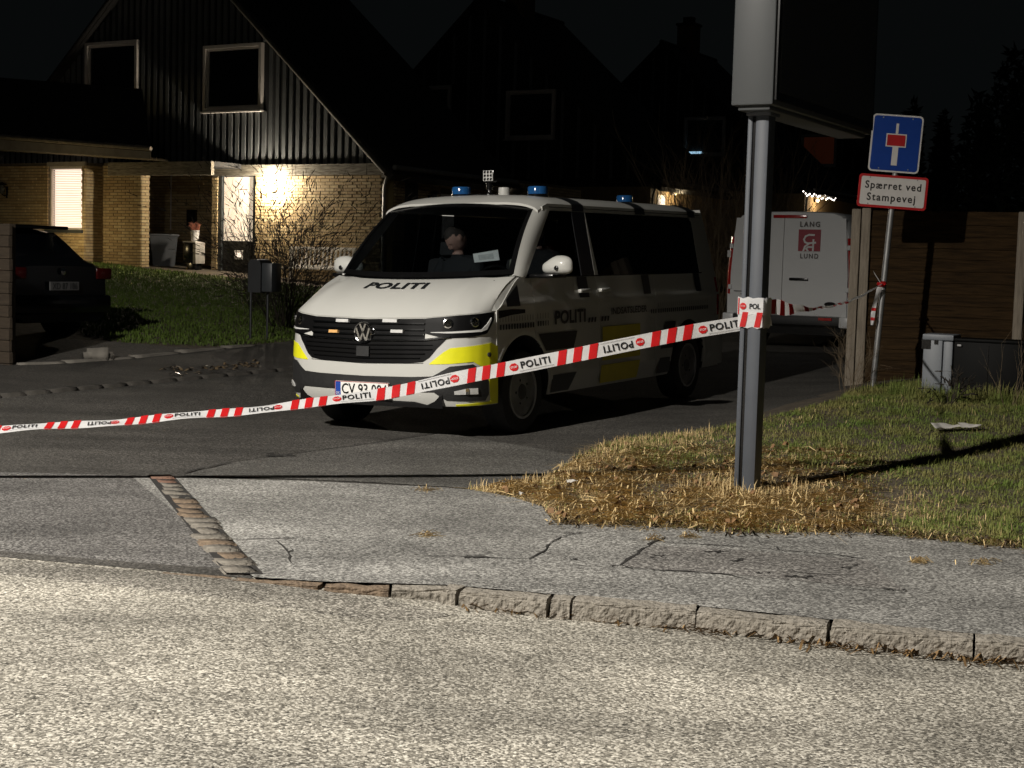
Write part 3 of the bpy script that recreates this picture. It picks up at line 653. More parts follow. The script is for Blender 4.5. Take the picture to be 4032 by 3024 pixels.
# --- sides
ARCH = ((0, .445, .36), (-3.4, .445, .36))
def side_lo(x):
    for cx, r, cz in ARCH:
        if abs(x - cx) < r: return cz + math.sqrt(max(0, r * r - (x - cx) ** 2)) if True else 0
    return .275
def side_hi(x): return 1.275 if x < .0 else lerp(1.275, 1.018, ss(0, .46, x) * .35 + .65 * min(1, x / .42))
def side_cols(x0, x1):
    C = [x0]; x = x0
    for cx, r, cz in ARCH:
        pass
    n = max(3, int((x1 - x0) / .03)); return [lerp(x0, x1, i / n) for i in range(n + 1)]
PAN = [('front_wing', -.185, .425), ('front_door', -1.372, -.192), ('sliding_door' , -2.60, -1.379), ('rear_quarter', -4.31, -2.607)]
doors = {}
for sg in (1, -1):
    mp = sidemap(sg)
    for nm, x0, x1 in PAN:
        C = side_cols(x0, x1); n = len(C) - 1
        def bump(x, z):
            # pressed crease along the waist and a rib along the sill
            return .006 * math.exp(-((z - 1.06) / .02) ** 2) + .010 * ss(.50, .47, z) * ss(.36, .40, z) + .010 * max(0, 1 - abs(math.hypot(x if x > -1.7 else x + 3.4, z - .36) - .47) / .05) * (1 if z > .3 else 0)
        mb = MB(); mb.slab(n, 22, lambda u, v, o: (lambda x, z: mp(x, z, bump(x, z) + o))(C[round(u * n)], lerp(side_lo(C[round(u * n)]), side_hi(C[round(u * n)]), v)), .02)
        doors[nm, sg] = mb.build(nm, white_paint, van, 50)
    C = side_cols(-4.28, .40); n = len(C) - 1
    mb = MB(); mb.grid(n, 4, lambda u, v: mp(C[round(u * n)], lerp(side_lo(C[round(u * n)]) + .02, side_hi(C[round(u * n)]) - .01, v), -.032)); mb.build('inner_panel', black_trim, van)
    for cx, r, cz in ARCH:
        pts = [(cx + (r + .0) * math.cos(t), cz + (r + .0) * math.sin(t)) for t in [math.pi * (-.06 + 1.12 * i / 24) for i in range(25)]]
        mb = MB(); mb.grid(24, 3, lambda u, v: Vector((pts[round(u * 24)][0], sg * lerp(Wd(pts[round(u * 24)][0], pts[round(u * 24)][1]) - .004, .55, v), pts[round(u * 24)][1]))); mb.build('arch_liner', black_plastic, van, True)
    # glass and pillars
    def sp_(name, lo, hi, m, off=0.0, th=.014, nz=6, parent=None):
        mb = MB(); poly_patch(mb, lo, hi, mp, off, th, .12, nz); return mb.build(name, m, parent or van, 50)
    sp_('door_window', [(-1.12, 1.275), (-.13, 1.275)], [(-1.12, 1.835), (-.72, 1.835), (-.5, 1.66), (-.13, 1.29)], glass_door, -.006, .006)
    sp_('side_pillar', [(-1.37, 1.275), (-1.12, 1.275)], [(-1.37, 1.84), (-1.12, 1.84)], black_film, .001)
    sp_('side_window', [(-2.52, 1.272), (-1.43, 1.272)], [(-2.52, 1.835), (-1.385, 1.835)], glass_dark, -.002, .008)
    sp_('side_window', [(-3.80, 1.272), (-2.53, 1.272)], [(-3.80, 1.80), (-3.70, 1.835), (-2.53, 1.835)], glass_dark, -.002, .008)
    sp_('side_pillar', [(-1.445, 1.272), (-1.372, 1.272)], [(-1.445, 1.275), (-1.38, 1.84), (-1.372, 1.84)], white_paint, .002)
    sp_('rear_pillar', [(-4.29, 1.272), (-3.805, 1.272)], [(-4.29, 1.28), (-4.17, 1.84), (-3.805, 1.84)], white_paint)
    sp_('roof_rail', [(-4.17, 1.842), (-.60, 1.842)], [(-4.17, 1.90), (-.70, 1.90), (-.60, 1.872)], white_paint)
    sp_('rail_groove', [(-4.1, 1.868), (-.72, 1.868)], [(-4.1, 1.874), (-.72, 1.874)], black_trim, .001, .004, 1)
    sp_('belt_seal', [(-3.85, 1.268), (-.10, 1.268)], [(-3.85, 1.278), (-.10, 1.278)], black_trim, .006, .008, 1)
    mb = MB()
    def apil(u, v, o):
        A = ws(sg * 1.0, lerp(-.02, 1.0, u), .004); x, z = lerp(-.10, -.72, u), lerp(1.262, 1.842, u); B = mp(x, z, .002)
        p = A.lerp(B, v); return p + Vector((.25, sg * .9, .3)).normalized() * (.018 * math.sin(math.pi * v) + o)
    mb.slab(10, 6, apil, .02); mb.build('front_pillar', white_paint, van, True)
    mb = MB(); mb.grid(2, 6, lambda u, v: hood(sg * lerp(.985, 1.0, u), v * .98, -.012 * 0 - .004) if u < .6 else mp(lerp(-.02, .42, v), side_hi(lerp(-.02, .42, v)) - .004, -.004)); mb.build('wing_seam', white_paint, van)
    # mirror
    mc = Vector((-.36, sg * 1.075, 1.355))
    bm = bmesh.new(); bmesh.ops.create_uvsphere(bm, u_segments=24, v_segments=16, radius=1)
    for v in bm.verts:
        x, y, z = v.co
        k = 3.2; r = (abs(y) ** k + abs(z) ** k) ** (1 / k); r0 = math.hypot(y, z)
        f = r0 / r if r > 1e-6 else 1
        y, z = y * f, z * f
        zz = z * .060 if z < 0 else z * (.100 - .055 * ss(-.1, 1.0, -y * 1.0))
        v.co = Vector((x * (.085 if x > 0 else .03), y * .150, zz))
        v.co = Matrix.Rotation(-sg * .12, 3, 'Z') @ Vector((v.co.x, sg * v.co.y, v.co.z)) + mc
    me = bpy.data.meshes.new('mirror'); bm.to_mesh(me); bm.free(); me.materials.append(white_paint); me.polygons.foreach_set('use_smooth', [True] * len(me.polygons))
    mir = link(bpy.data.objects.new('wing_mirror', me), van)
    mb = MB(); mb.bbox(-.42, -.17, min(sg * .87, sg * 1.13), max(sg * .87, sg * 1.13), 1.268, 1.302, .012); mb.build('mirror_arm', black_trim, mir, True)
    mb = MB(); c = mc + Vector((.083, sg * .03, -.005)); mb.lathe([(.020, -.012), (.020, .008), (.013, .012), (.001, .012)], 16, lambda p: c + Vector((p.z, p.x, p.y))); mb.build('mirror_camera', black_trim, mir, True)
    # handles
    for x, dn in ((-1.10, 'front_door'), (-1.50, 'sliding_door')):
        mb = MB(); y = Wd(x, 1.14) + .03; mb.bbox(x - .10, x + .10, min(sg * (y - .035), sg * (y + .005)), max(sg * (y - .035), sg * (y + .005)), 1.125, 1.16, .012); mb.build('door_handle', white_paint, doors[dn, sg], True)
    # livery
    def decal(name, q, m, parent, off=.013, nx=8, nz=4):
        mb = MB(); (a, b, c, d) = [Vector((p[0], p[1])) for p in q]
        mb.grid(nx, nz, lambda u, v: (lambda p: mp(p.x, p.y, off))(a.lerp(b, u).lerp(d.lerp(c, u), v))); return mb.build(name, m, parent)
    fw, fd, sd, rq = [doors[k, sg] for k in ('front_wing', 'front_door', 'sliding_door', 'rear_quarter')]
    yel = mat('yellow_side_film', (.62, .52, .02), (.54, .45, .02), 12, .4)
    decal('black_block', [(-.23, .80), (-.93, .80), (-.86, .655), (-.36, .655)], black_film, fd)
    decal('black_block', [(-.47, .44), (-.92, .44), (-.80, .29), (-.47, .29)], black_film, fd, .016)
    decal('yellow_block', [(-1.42, .81), (-2.22, .81), (-2.22, .505), (-1.42, .505)], yel, sd)
    decal('yellow_block', [(-1.40, .465), (-2.22, .465), (-2.18, .30), (-1.40, .30)], yel, sd, .016)
    decal('black_block', [(-2.80, .80), (-3.05, .80), (-2.99, .54), (-2.69, .54)], black_film, rq)
    decal('black_block', [(-2.68, .45), (-2.94, .45), (-2.94, .30), (-2.63, .30)], black_film, rq, .016)
    for x0, x1, par in ((-1.19, -1.0, fd), (-2.495, -2.33, sd), (-3.75, -3.60, rq)):
        decal('black_band', [(x0, 1.265), (x1, 1.265), (x1, 1.085), (x0, 1.085)], black_film, par, .009)
    for x0, x1 in ((-1.36, -1.14), (-2.66, -2.44), (-3.92, -3.72)):
        mb = MB(); mb.grid(2, 8, lambda u, v: mp(lerp(x0, x1, u), lerp(1.845, 1.905, v), .004)); mb.build('black_band', black_film, van)
    q = [vside(*p) for p in ((2004, 1165), (2053, 1112), (2053, 1205), (2004, 1208))]
    decal('black_band', [(.27, 1.10), (.055, 1.22), (.055, 1.045), (.27, 1.045)], black_film, fw, .006)
    tick = MB()
    def tk(x, z0, z1, w, sl=0): tick.add([mp(x, z0, .0135), mp(x - w, z0, .0135), mp(x - w + sl, z1, .0135), mp(x + sl, z1, .0135)], [(0, 1, 2, 3)])
    for i in range(13): tk(.40 - i * .044, .862, .905, .026)
    for i in range(13): tk(.40 - i * .044, .925, .97, .007)
    tick.build('tick_marks', black_film, fw); tick = MB()
    for i in range(5): tk(-.21 - i * .045, .867, .91, .024 - .003 * i)
    for i in range(5): tk(-.21 - i * .045, .93, .975, .006)
    for i in range(3): tk(-1.13 - i * .06, .862, .905, .034, -.012)
    tick.build('tick_marks', black_film, fd); tick = MB()
    for i in range(3): tk(-1.39 - i * .06, .862, .905, .034, -.012)
    for i in range(3): tk(-2.46 - i * .05, .895, .935, .022)
    tick.build('tick_marks', black_film, sd); tick = MB()
    for i in range(26): tk(-2.63 - i * .05, .895, .935, .024)
    for i in range(26): tk(-2.63 - i * .05, .955, .995, .006)
    tick.build('tick_marks', black_film, rq)
    f = (lambda a: a) if sg == 1 else (lambda a: 1 - a)
    mb = MB(); lettering(mb, 'POLITI', lambda a, b: mp(lerp(-.515, -1.085, f(a)), lerp(.868, .988, b), .0135), bold=.035, spacing=1.05); mb.build('lettering', black_film, fd)
    mb = MB(); lettering(mb, 'INDSATSLEDER', lambda a, b: mp(lerp(-1.60, -2.37, f(a)), lerp(.915, .978, b), .0135), bold=.02); mb.build('lettering', black_film, sd)
    # rear lamp
    mb = MB(); poly_patch(mb, [(-4.30, .82), (-4.24, .82)], [(-4.30, 1.22), (-4.24, 1.22)], mp, .004, .01, nz=4); mb.build('tail_lamp', red_lamp, van, True)
    # wheels
    for wx in (0, -3.4):
        wy = sg * .835; c0 = Vector((wx, wy, .337)); st = Matrix.Rotation(0, 3, 'Z')
        T = lambda p: c0 + Vector((p.x, sg * p.z, p.y))
        mb = MB(); mb.lathe([(.215, -.10), (.30, -.115), (.332, -.10), (.343, -.07), (.343, .07), (.332, .10), (.30, .112), (.235, .108), (.215, .09)], 40, T)
        ty = mb.build('wheel', rubber, van, True)
        mb = MB(); mb.lathe([(.218, .085), (.222, .105), (.212, .108), (.195, .09), (.185, .06), (.16, .055), (.12, .075), (.085, .09), (.07, .09), (.06, .105), (.001, .107)], 40, T); mb.build('rim', steel_dark, ty, True)
        mb = MB(); mb.lathe([(.224, .098), (.224, .112), (.204, .112), (.204, .098)], 40, T); mb.build('rim_edge', alloy, ty, True)
        mb = MB()
        for k in range(5):
            a = 2 * math.pi * k / 5; mb.lathe([(.012, .085), (.012, .10), (.001, .102)], 8, lambda p: T(Vector((p.x + .1 * math.cos(a), p.y + .1 * math.sin(a), p.z))))
        for k in range(16):
            a = 2 * math.pi * (k + .5) / 16; mb.lathe([(.014, .058), (.012, .064)], 8, lambda p: T(Vector((p.x + .15 * math.cos(a), p.y + .15 * math.sin(a), p.z + .004))))
        mb.build('wheel_nuts', black_trim, ty, True)
# --- roof, rear, underside
def roof(u, q, off=0.0):
    x = lerp(-4.18, -.47, u); a = abs(q); ys = Wd(x, 1.90)
    prof = [(0, 0, .098), (.35, .35, .095), (.6, .62, .086), (.78, .80, .070), (.88, .895, .05), (.95, .965, .025), (1, 1, 0)]
    y = interp(a, [(p[0], p[1]) for p in prof]) * ys; dz = interp(a, [(p[0], p[2]) for p in prof])
    z = 1.895 + dz; 
    if x > -.85: k = (x + .85) / .38; z -= .088 * k * k * (1 - .35 * a); x -= .065 * a * a * k
    if x < -3.95: k = (-3.95 - x) / .23; z -= .06 * k * k
    return Vector((x, math.copysign(y, q), z + off))
mb = MB(); mb.slab(44, 40, lambda u, v, o: roof(u, lerp(-1, 1, v), o), .02); rf = mb.build('roof', white_paint, van, True)
for x0, x1 in ((-1.36, -1.14), (-2.66, -2.44), (-3.92, -3.72)):
    for sg in (1, -1):
        mb = MB(); mb.grid(2, 8, lambda u, v: roof((lerp(x0, x1, u) + 4.18) / 3.71, sg * lerp(.72, 1.0, v), .005) + Vector((0, sg * .003, 0))); mb.build('black_band', black_film, rf)
for y in (-.45, 0, .45):
    mb = MB(); mb.grid(20, 1, lambda u, v: roof(lerp(.06, .86, u), y + .02 * (v - .5), .004) + Vector((0, 0, .004))); mb.build('roof_rib', white_paint, rf, True)
def rear(y, z, off=0.0): return Vector((-4.345 + .045 * (abs(y) / .9) ** 3 + .22 * sp0(z - 1.15) ** 1.3 - off, y, z))
mb = MB(); mb.slab(16, 14, lambda u, v, o: rear(lerp(-.905, .905, u) * (1 - .19 * sp0(lerp(.28, 1.93, v) - 1.03)), lerp(.28, 1.93, v), o), .02); tg = mb.build('tailgate', white_paint, van, True)
mb = MB(); mb.slab(8, 6, lambda u, v, o: rear(lerp(-.66, .66, u), lerp(1.22, 1.78, v), .004 + o), .008); mb.build('rear_window', glass_dark, tg, True)
mb = MB(); mb.slab(16, 4, lambda u, v, o: Vector((-4.39 + .06 * abs(lerp(-1, 1, u)) ** 4, lerp(-.92, .92, u), lerp(.30, .60, v))) - Vector((o, 0, 0)), .12); mb.build('rear_bumper', white_paint, van, True)
for sg in (1, -1):
    mb = MB(); mb.grid(8, 4, lambda u, v: Vector((-4.40 + .50 * u - .02 * math.sin(math.pi * u), sg * (.915 + .03 * math.sin(math.pi * min(1, u * 1.2))), lerp(.30, .60, v)))); mb.build('bumper_corner', white_paint, van, True)
mb = MB(); mb.box(-4.25, .85, -.70, .70, .26, .40); mb.box(-2.9, -.52, -.90, .90, .285, .36); mb.build('underbody', black_trim, van)
mb = MB(); mb.box(-4.2, -.2, -.86, .86, .60, .64); mb.build('cabin_floor', black_trim, van)
# --- cabin
mb = MB(); mb.bbox(-.28, .24, -.84, .84, .85, 1.255, .06); mb.build('dashboard', black_plastic, van, True)
def seat(x, y, parent=van):
    mb = MB(); mb.bbox(x - .25, x + .25, y - .25, y + .25, .70, .86, .05); st = mb.build('seat', dark_cloth, van, True)
    mb = MB()
    mb.bbox(-.07, .07, -.24, .24, 0, .62, .05); mb.v = [(Matrix.Translation((x - .24, y, .82)) @ Matrix.Rotation(-.2, 4, 'Y') @ Vector(p))[:] for p in mb.v]; mb.build('seat_back', dark_cloth, st, True)
    mb = MB(); mb.bbox(-.04, .04, -.14, .14, .64, .82, .03); mb.v = [(Matrix.Translation((x - .24, y, .82)) @ Matrix.Rotation(-.2, 4, 'Y') @ Vector(p))[:] for p in mb.v]; mb.build('head_rest', dark_cloth, st, True)
for x, y in ((-.72, .42), (-.72, -.42), (-1.9, .45), (-1.9, -.1)): seat(x, y)
mb = MB(); q = Matrix.Rotation(-.5, 3, 'Y')
mb.tube([Vector((-.36, .42, 1.20)) + q @ Vector((0, .19 * math.cos(t), .19 * math.sin(t))) for t in [2 * math.pi * i / 24 for i in range(25)]], .014, 8, cap=False); mb.tube([(-.20, .42, 1.10), (-.36, .42, 1.20)], .02, 8); mb.build('steering_wheel', black_trim, van, True)
# --- roof fittings
def dome(x, y, r, h, m, name, base=black_trim, par=van):
    z = max(roof((x + 4.18) / 3.71, y / .8).z, 1.9)
    mb = MB(); mb.lathe([(r * 1.04, 0), (r * 1.04, .022), (r * .98, .026)], 24, lambda p: p + Vector((x, y, z - .004))); b = mb.build(name, base, par, True)
    mb = MB(); mb.lathe([(r, .02), (r, h * .85), (r * .93, h * .97), (r * .6, h), (.001, h * 1.01)], 24, lambda p: p + Vector((x, y, z))); mb.build('lens', m, b, True); return b
b1 = vfront(1817, 800, -1.0); b2 = vfront(2117, 793, -1.0)
dome(-1.0, b1.y, .085, .090, blue_dome, 'beacon'); dome(-1.0, b2.y, .088, .090, blue_dome, 'beacon'); b3 = vfront(2459, 812, -3.6); dome(-3.6, min(.3, max(-.3, b3.y)), .085, .090, blue_dome, 'beacon')
p = vfront(1985, 800, -1.25); dome(-1.25, p.y, .052, .085, white_paint, 'antenna_dome', white_paint)
p = vfront(1868, 800, -.85); mb = MB(); mb.bbox(-.98, -.80, p.y - .075, p.y + .075, 1.955, 2.005, .02); mb.build('antenna_box', black_trim, van, True)
p = vfront(1927, 790, -1.15); y = p.y
mb = MB(); mb.lathe([(.05, 1.985), (.045, 2.01), (.02, 2.03), (.016, 2.05), (.03, 2.06), (.03, 2.115), (.012, 2.125), (.012, 2.15)], 14, lambda q: q + Vector((-1.15, y, 0))); sl = mb.build('work_lamp', black_trim, van, True)
mb = MB(); mb.bbox(-1.20, -1.13, y - .058, y + .058, 2.125, 2.235, .01); mb.build('lamp_body', black_trim, sl, True)
mb = MB(); mb.box(-1.132, -1.124, y - .05, y + .05, 2.133, 2.227); mb.build('lamp_face', clear_lamp, sl)
mb = MB()
for i in range(3):
    for j in range(3): mb.lathe([(.014, 0), (.008, .004), (.001, .004)], 10, lambda q: Vector((-1.124 + q.z, y - .032 + .032 * i + q.x, 2.148 + .032 * j + q.y)))
mb.build('lamp_cells', chrome, sl)

# ------------------------------------------------------------------ assumed street lamp, out of view, that lights the place
galv = mat('galvanised', (.34, .34, .34), (.22, .22, .22), 9, .5, metal=.7)
lampo = thing('assumed_street_lamp', 'assumed tall galvanised street lamp, out of view, with a lit white head at the kerb', 'street lamp', (LAMP.x - 1.3, LAMP.y, 0))  # lamp assumed from the cast shadows; it stands out of view
mb = MB(); mb.tube([(0, 0, -.3), (0, 0, 1.2), (0, 0, LAMP.z)], [.07, .07, .05], 12); mb.build('post', galv, lampo, True)
mb = MB(); mb.tube([(0, 0, LAMP.z - .1), (.1, 0, LAMP.z + .12), (.5, 0, LAMP.z + .22), (1.05, 0, LAMP.z + .2)], [.05, .04, .035, .035], 10); mb.build('arm', galv, lampo, True)
mb = MB(); mb.bbox(.98, 1.62, -.13, .13, LAMP.z + .14, LAMP.z + .24, .03); mb.build('lamp_head', galv, lampo, True)
mb = MB(); mb.box(1.1, 1.55, -.1, .1, LAMP.z + .125, LAMP.z + .138); mb.build('lamp_lens', mat('lamp_lens_lit', (1, .96, .88), None, 5, .4, emit=6.0, ecol=(1, .93, .80)), lampo)
ld = bpy.data.lights.new('assumed_street_light', 'SPOT'); ld.energy = LAMP_W; ld.color = (1, .94, .85); ld.spot_size = math.radians(173); ld.spot_blend = .55; ld.shadow_soft_size = .12
lo_ = bpy.data.objects.new('light_source', ld); COL.objects.link(lo_); lo_.parent = lampo; lo_.location = (1.3, 0, LAMP.z)

# ------------------------------------------------------------------ light-box pole, police tape
pole_m = mat('pole_paint', (.058, .066, .080), (.045, .051, .062), 7, .6, metal=.0, contrast=.4)
box_m = mat('lightbox_paint', (.044, .048, .051), (.040, .044, .047), 2, .45, contrast=.4)
panel_m = mat('lightbox_panel', (.03, .032, .034), (.024, .026, .028), 2, .35)
PB = gp(2945, 1935)
bill = thing('light_box', 'large grey advertising light box on a dark slotted steel post at the verge', 'sign', PB, VA)
BI = bill.matrix_basis.inverted() if False else (Matrix.Translation(PB) @ Matrix.Rotation(VA, 4, 'Z')).inverted()
def bl(px, py, yl):
    """pixel -> light box frame, on its plane y = yl"""
    o = PB + D_ * yl; p = hit(px, py, o, D_); return BI @ p
a = bl(2877, 412, -.22); b = bl(3042, 415, -.22); zb = (a.z + b.z) / 2
mb = MB()
mb.bbox(-.030, .068, -.066, .066, -.3, zb + .02, .028); mb.build('post', pole_m, bill, True)
mb = MB(); mb.bbox(-.078, -.044, -.058, .058, -.3, zb + .02, .010); mb.build('post_fin', pole_m, bill, True)
mb = MB(); mb.box(-.052, -.025, -.045, .045, -.3, zb + .01); mb.build('post_slot', black_trim, bill)
mb = MB(); mb.bbox(a.x, b.x, -.22, 1.85, zb, zb + 2.3, .012); mb.build('housing', box_m, bill, True)
mb = MB(); mb.box(b.x - .004, b.x + .014, -.20, 1.83, zb + .03, zb + 2.27); mb.build('poster_frame', black_trim, bill)
mb = MB(); mb.box(b.x + .008, b.x + .02, -.15, 1.78, zb + .08, zb + 2.22); mb.build('poster_panel', panel_m, bill)
mb = MB(); mb.bbox(a.x + .03, b.x - .03, -.18, 1.8, zb - .028, zb + .004, .01); mb.build('bottom_rail', box_m, bill, True)
mb = MB(); mb.bbox(-.085, .078, -.075, .10, zb - .05, zb - .01, .01); mb.build('post_collar', pole_m, bill, True)

tape_m = thin(mat('tape_white', (.80, .80, .80), (.72, .72, .73), 16, .35, bump=.25, bscale=22))
tape_red = thin(mat('tape_red', (.66, .022, .025), (.56, .016, .018), 16, .35))
TC = [(3060, 1250), (3017, 1258), (2735, 1303), (2279, 1395), (1823, 1486), (1513, 1549), (1276, 1582), (948, 1619), (547, 1655), (0, 1692), (-500, 1720), (-1100, 1745)]
TYX = sorted(TC)
TDEP = [(-1100, 8.62), (0, 8.80), (1500, 9.06), (2700, 9.28), (3060, 9.36)]
TANG = [(-1100, 72), (300, 70), (950, 66), (1280, 58), (1520, 44), (1830, 26), (2280, 14), (3060, 4)]
def tp(px, w, off=0.0):
    """point on the taut tape: px along, w across (-.5 bottom .. .5 top)"""
    y = interp(px, TYX); dep = interp(px, TDEP)
    c = at(px, y, dep); ang = math.radians(interp(px, TANG))
    c2 = at(px + 20, interp(px + 20, TYX), interp(px + 20, TDEP)); t = (c2 - c).normalized()
    up = (Vector((0, 0, 1)) - t * t.z).normalized(); bk = t.cross(up) * -1
    if bk.y < 0: bk = -bk
    cv = up * math.cos(ang) + bk * math.sin(ang); nrm = cv.cross(t)
    if nrm.y > 0: nrm = -nrm
    wob = .005 * math.sin(px * .011) + .003 * math.sin(px * .021 + w * 3)
    return c + cv * (w * .090) + nrm * (off + wob)
tape = thing('barrier_tape', 'red and white printed police tape stretched low across the street to the dark post', 'tape')
mb = MB(); mb.grid(160, 4, lambda u, v: tp(lerp(-1100, 3035, u), v - .5)); mb.build('tape_band', tape_m, tape, True)
def stripes(x0, x1, inv=False):
    g = (x1 - x0) / 5 * 1.05; sl = 11 * 1.823
    for k in range(3):
        a = x0 + 2 * k * (x1 - x0 - g) / 4
        mb = MB()
        for off in (.004, -.004):
            mb.grid(4, 4, lambda u, v: tp(a + u * g + (v - .5) * sl * math.cos(math.radians(interp(a, TANG))), v - .5, off))
        mb.build('red_stripe', tape_red, tape, True)
def stopmark(x, inv):
    r = .29; q = interp(x, TANG); rx = r * .098 * FPX / interp(x, TDEP); mb = MB()
    mb.add([tp(x + rx * math.cos(t), r * math.sin(t), .004) for t in [2 * math.pi * (i + .5) / 8 for i in range(8)]], [tuple(range(8))]); s = mb.build('stop_mark', tape_red, tape)
    mb = MB(); f = (lambda a, b: tp(x - rx * .72 + a * rx * 1.44, -.075 + b * .15, .006)) if not inv else (lambda a, b: tp(x + rx * .72 - a * rx * 1.44, .075 - b * .15, .006))
    lettering(mb, 'STOP', f, bold=.02); mb.build('lettering', tape_m, s)
def politi(x0, x1, inv):
    mb = MB(); h = .25
    f = (lambda a, b: tp(lerp(x0, x1, a), lerp(-h + .05, h + .05, b), .005)) if not inv else (lambda a, b: tp(lerp(x1, x0, a), lerp(h - .05, -h - .05, b), .005))
    lettering(mb, 'POLITI', f, bold=.025, spacing=1.12); mb.build('lettering', black_film, tape)
    mb = MB(); w0 = -.37 if not inv else .37
    mb.grid(4, 1, lambda u, v: tp(lerp(x0 - 8, x1 + 12, u), w0 + .02 * v, .005)); mb.build('underline', black_film, tape)
K = 1.823
for x0, x1 in ((1407, 1495), (1205, 1290), (1010, 1090), (814, 896), (629, 706), (448, 523), (272, 347), (99, 172), (-75, 0), (-255, -180)): stripes(x0 * K, x1 * K)
for s, a, b, inv in ((1518, 1533, 1602, 0), (1382, 1303, 1366, 1), (1110, 1125, 1188, 0), (982, 910, 970, 1), (728, 740, 800, 0), (600, 538, 592, 1), (365, 378, 432, 0), (248, 190, 240, 1), (14, 27, 80, 0), (-110, -160, -120, 1)):
    stopmark(s * K, inv); politi(a * K, b * K, inv)
# turns of tape round the post
def ptq(x, z, off=0): return PB + E_ * x + D_ * (-.070 - off) + Vector((0, 0, z))
def pz(px, py): return (hit(px, py, PB - D_ * .07, D_) - PB).z
zw0, zw1 = pz(2950, 1240), pz(2950, 1172); zl0, zl1 = pz(2990, 1292), pz(2990, 1228)
wrap = thing('tape_wrap', 'turns of red and white police tape wound round the dark post', 'tape', PB, VA)
def loop_band(z0, z1, g, name, m):
    mb = MB(); xa, xb, yb = -.084 - g, .074 + g, .070 + g
    ring = [(xa, -yb), (xb, -yb), (xb, yb), (xa, yb)]; pts = []
    for i in range(4):
        p, q = ring[i], ring[(i + 1) % 4]
        for k in range(5): pts.append((lerp(p[0], q[0], k / 5), lerp(p[1], q[1], k / 5)))
    n = len(pts)
    vs = [(x, y, lerp(z0, z1, j / 2) + .006 * math.sin(9 * i + j)) for i, (x, y) in enumerate(pts) for j in range(3)]
    mb.add(vs, [(i * 3 + j, ((i + 1) % n) * 3 + j, ((i + 1) % n) * 3 + j + 1, i * 3 + j + 1) for i in range(n) for j in range(2)]); return mb.build(name, m, wrap, True)
loop_band(zl0, zl1, .002, 'tape_turn', tape_m); up = loop_band(zw0, zw1, .005, 'tape_turn', tape_m)
for i, x in enumerate((-.050, .045)):
    mb = MB(); mb.add([(x - .022, -.076, zl0 + .004), (x + .016, -.076, zl0 + .004), (x + .034, -.076, zl1 - .004), (x - .004, -.076, zl1 - .004)], [(0, 1, 2, 3)]); mb.build('red_stripe', tape_red, wrap)
mb = MB(); zc = (zw0 + zw1) / 2; mb.add([(-.052 + .022 * math.cos(t), -.0795, zc + .022 * math.sin(t)) for t in [2 * math.pi * (i + .5) / 8 for i in range(8)]], [tuple(range(8))]); s = mb.build('stop_mark', tape_red, wrap)
mb = MB(); lettering(mb, 'STOP', lambda a, b: (-.068 + .032 * a, -.0815, zc - .005 + .010 * b)); mb.build('lettering', tape_m, s)
mb = MB(); lettering(mb, 'POL', lambda a, b: (-.010 + .072 * a, -.0795, zc - .016 + .034 * b), bold=.03); mb.build('lettering', black_film, wrap)
mb = MB(); mb.box(-.0845, -.078, -.0795, -.0755, zw0 + .003, zw1 - .003); mb.build('red_stripe', tape_red, wrap)

# ------------------------------------------------------------------ road sign
SB = gp(3437, 1524); SMx = Matrix.Translation(SB) @ Matrix.Rotation(-.12, 4, 'Z') @ Matrix.Rotation(.055, 4, 'Y'); SI = SMx.inverted()
sign = thing('road_sign', 'blue dead-end road sign over a red-bordered text plate on a leaning grey post', 'road sign'); sign.matrix_world = SMx
sn = (SMx.to_3x3() @ Vector((0, 1, 0)))
def sl_(px, py, y=-.045): p = SI @ hit(px, py, SMx @ Vector((0, y, 0)), sn); return p.x, p.z
topz = sl_(3560, 455)[1]
mb = MB(); mb.tube([(0, 0, -.3), (0, 0, 1.0), (.004, 0, topz - .05)], .030, 14); mb.build('post', galv, sign, True)
sign_blue = mat('sign_blue', (.006, .045, .27), (.005, .038, .235), 8, .35); sign_white = mat('sign_white', (.62, .60, .58), (.55, .53, .51), 12, .4); sign_red = mat('sign_red', (.42, .010, .012), (.36, .008, .010), 12, .4)
def rrect(x0, x1, z0, z1, r, k=5):
    out = []
    for cx, cz, a0 in ((x1 - r, z1 - r, 0), (x0 + r, z1 - r, 90), (x0 + r, z0 + r, 180), (x1 - r, z0 + r, 270)):
        for i in range(k + 1): t = math.radians(a0 + 90 * i / k); out.append((cx + r * math.cos(t), cz + r * math.sin(t)))
    return out
def plate_(name, poly, y0, y1, m, par): mb = MB(); mb.prism(poly, lambda a, b, t: (a, lerp(y0, y1, t), b)); return mb.build(name, m, par)
q = [sl_(*p) for p in ((3439, 449), (3642, 456), (3613, 684), (3416, 673))]
x0 = (q[0][0] + q[3][0]) / 2; x1 = (q[1][0] + q[2][0]) / 2; z1 = (q[0][1] + q[1][1]) / 2; z0 = (q[2][1] + q[3][1]) / 2
bp_ = plate_('blue_plate', rrect(x0, x1, z0, z1, .04), -.045, -.035, sign_white, sign)
plate_('blue_field', rrect(x0 + .016, x1 - .016, z0 + .016, z1 - .016, .028), -.048, -.044, sign_blue, bp_)
cx = (x0 + x1) / 2; H = z1 - z0; Wp = x1 - x0
plate_('road_symbol', [(cx - .058 * Wp, z0 + .12 * H), (cx + .058 * Wp, z0 + .12 * H), (cx + .058 * Wp, z0 + .5 * H), (cx - .058 * Wp, z0 + .5 * H)], -.050, -.047, sign_white, bp_)
plate_('road_symbol', [(cx - .026 * Wp, z0 + .6 * H), (cx + .026 * Wp, z0 + .6 * H), (cx + .026 * Wp, z0 + .85 * H), (cx - .026 * Wp, z0 + .85 * H)], -.050, -.047, sign_white, bp_)
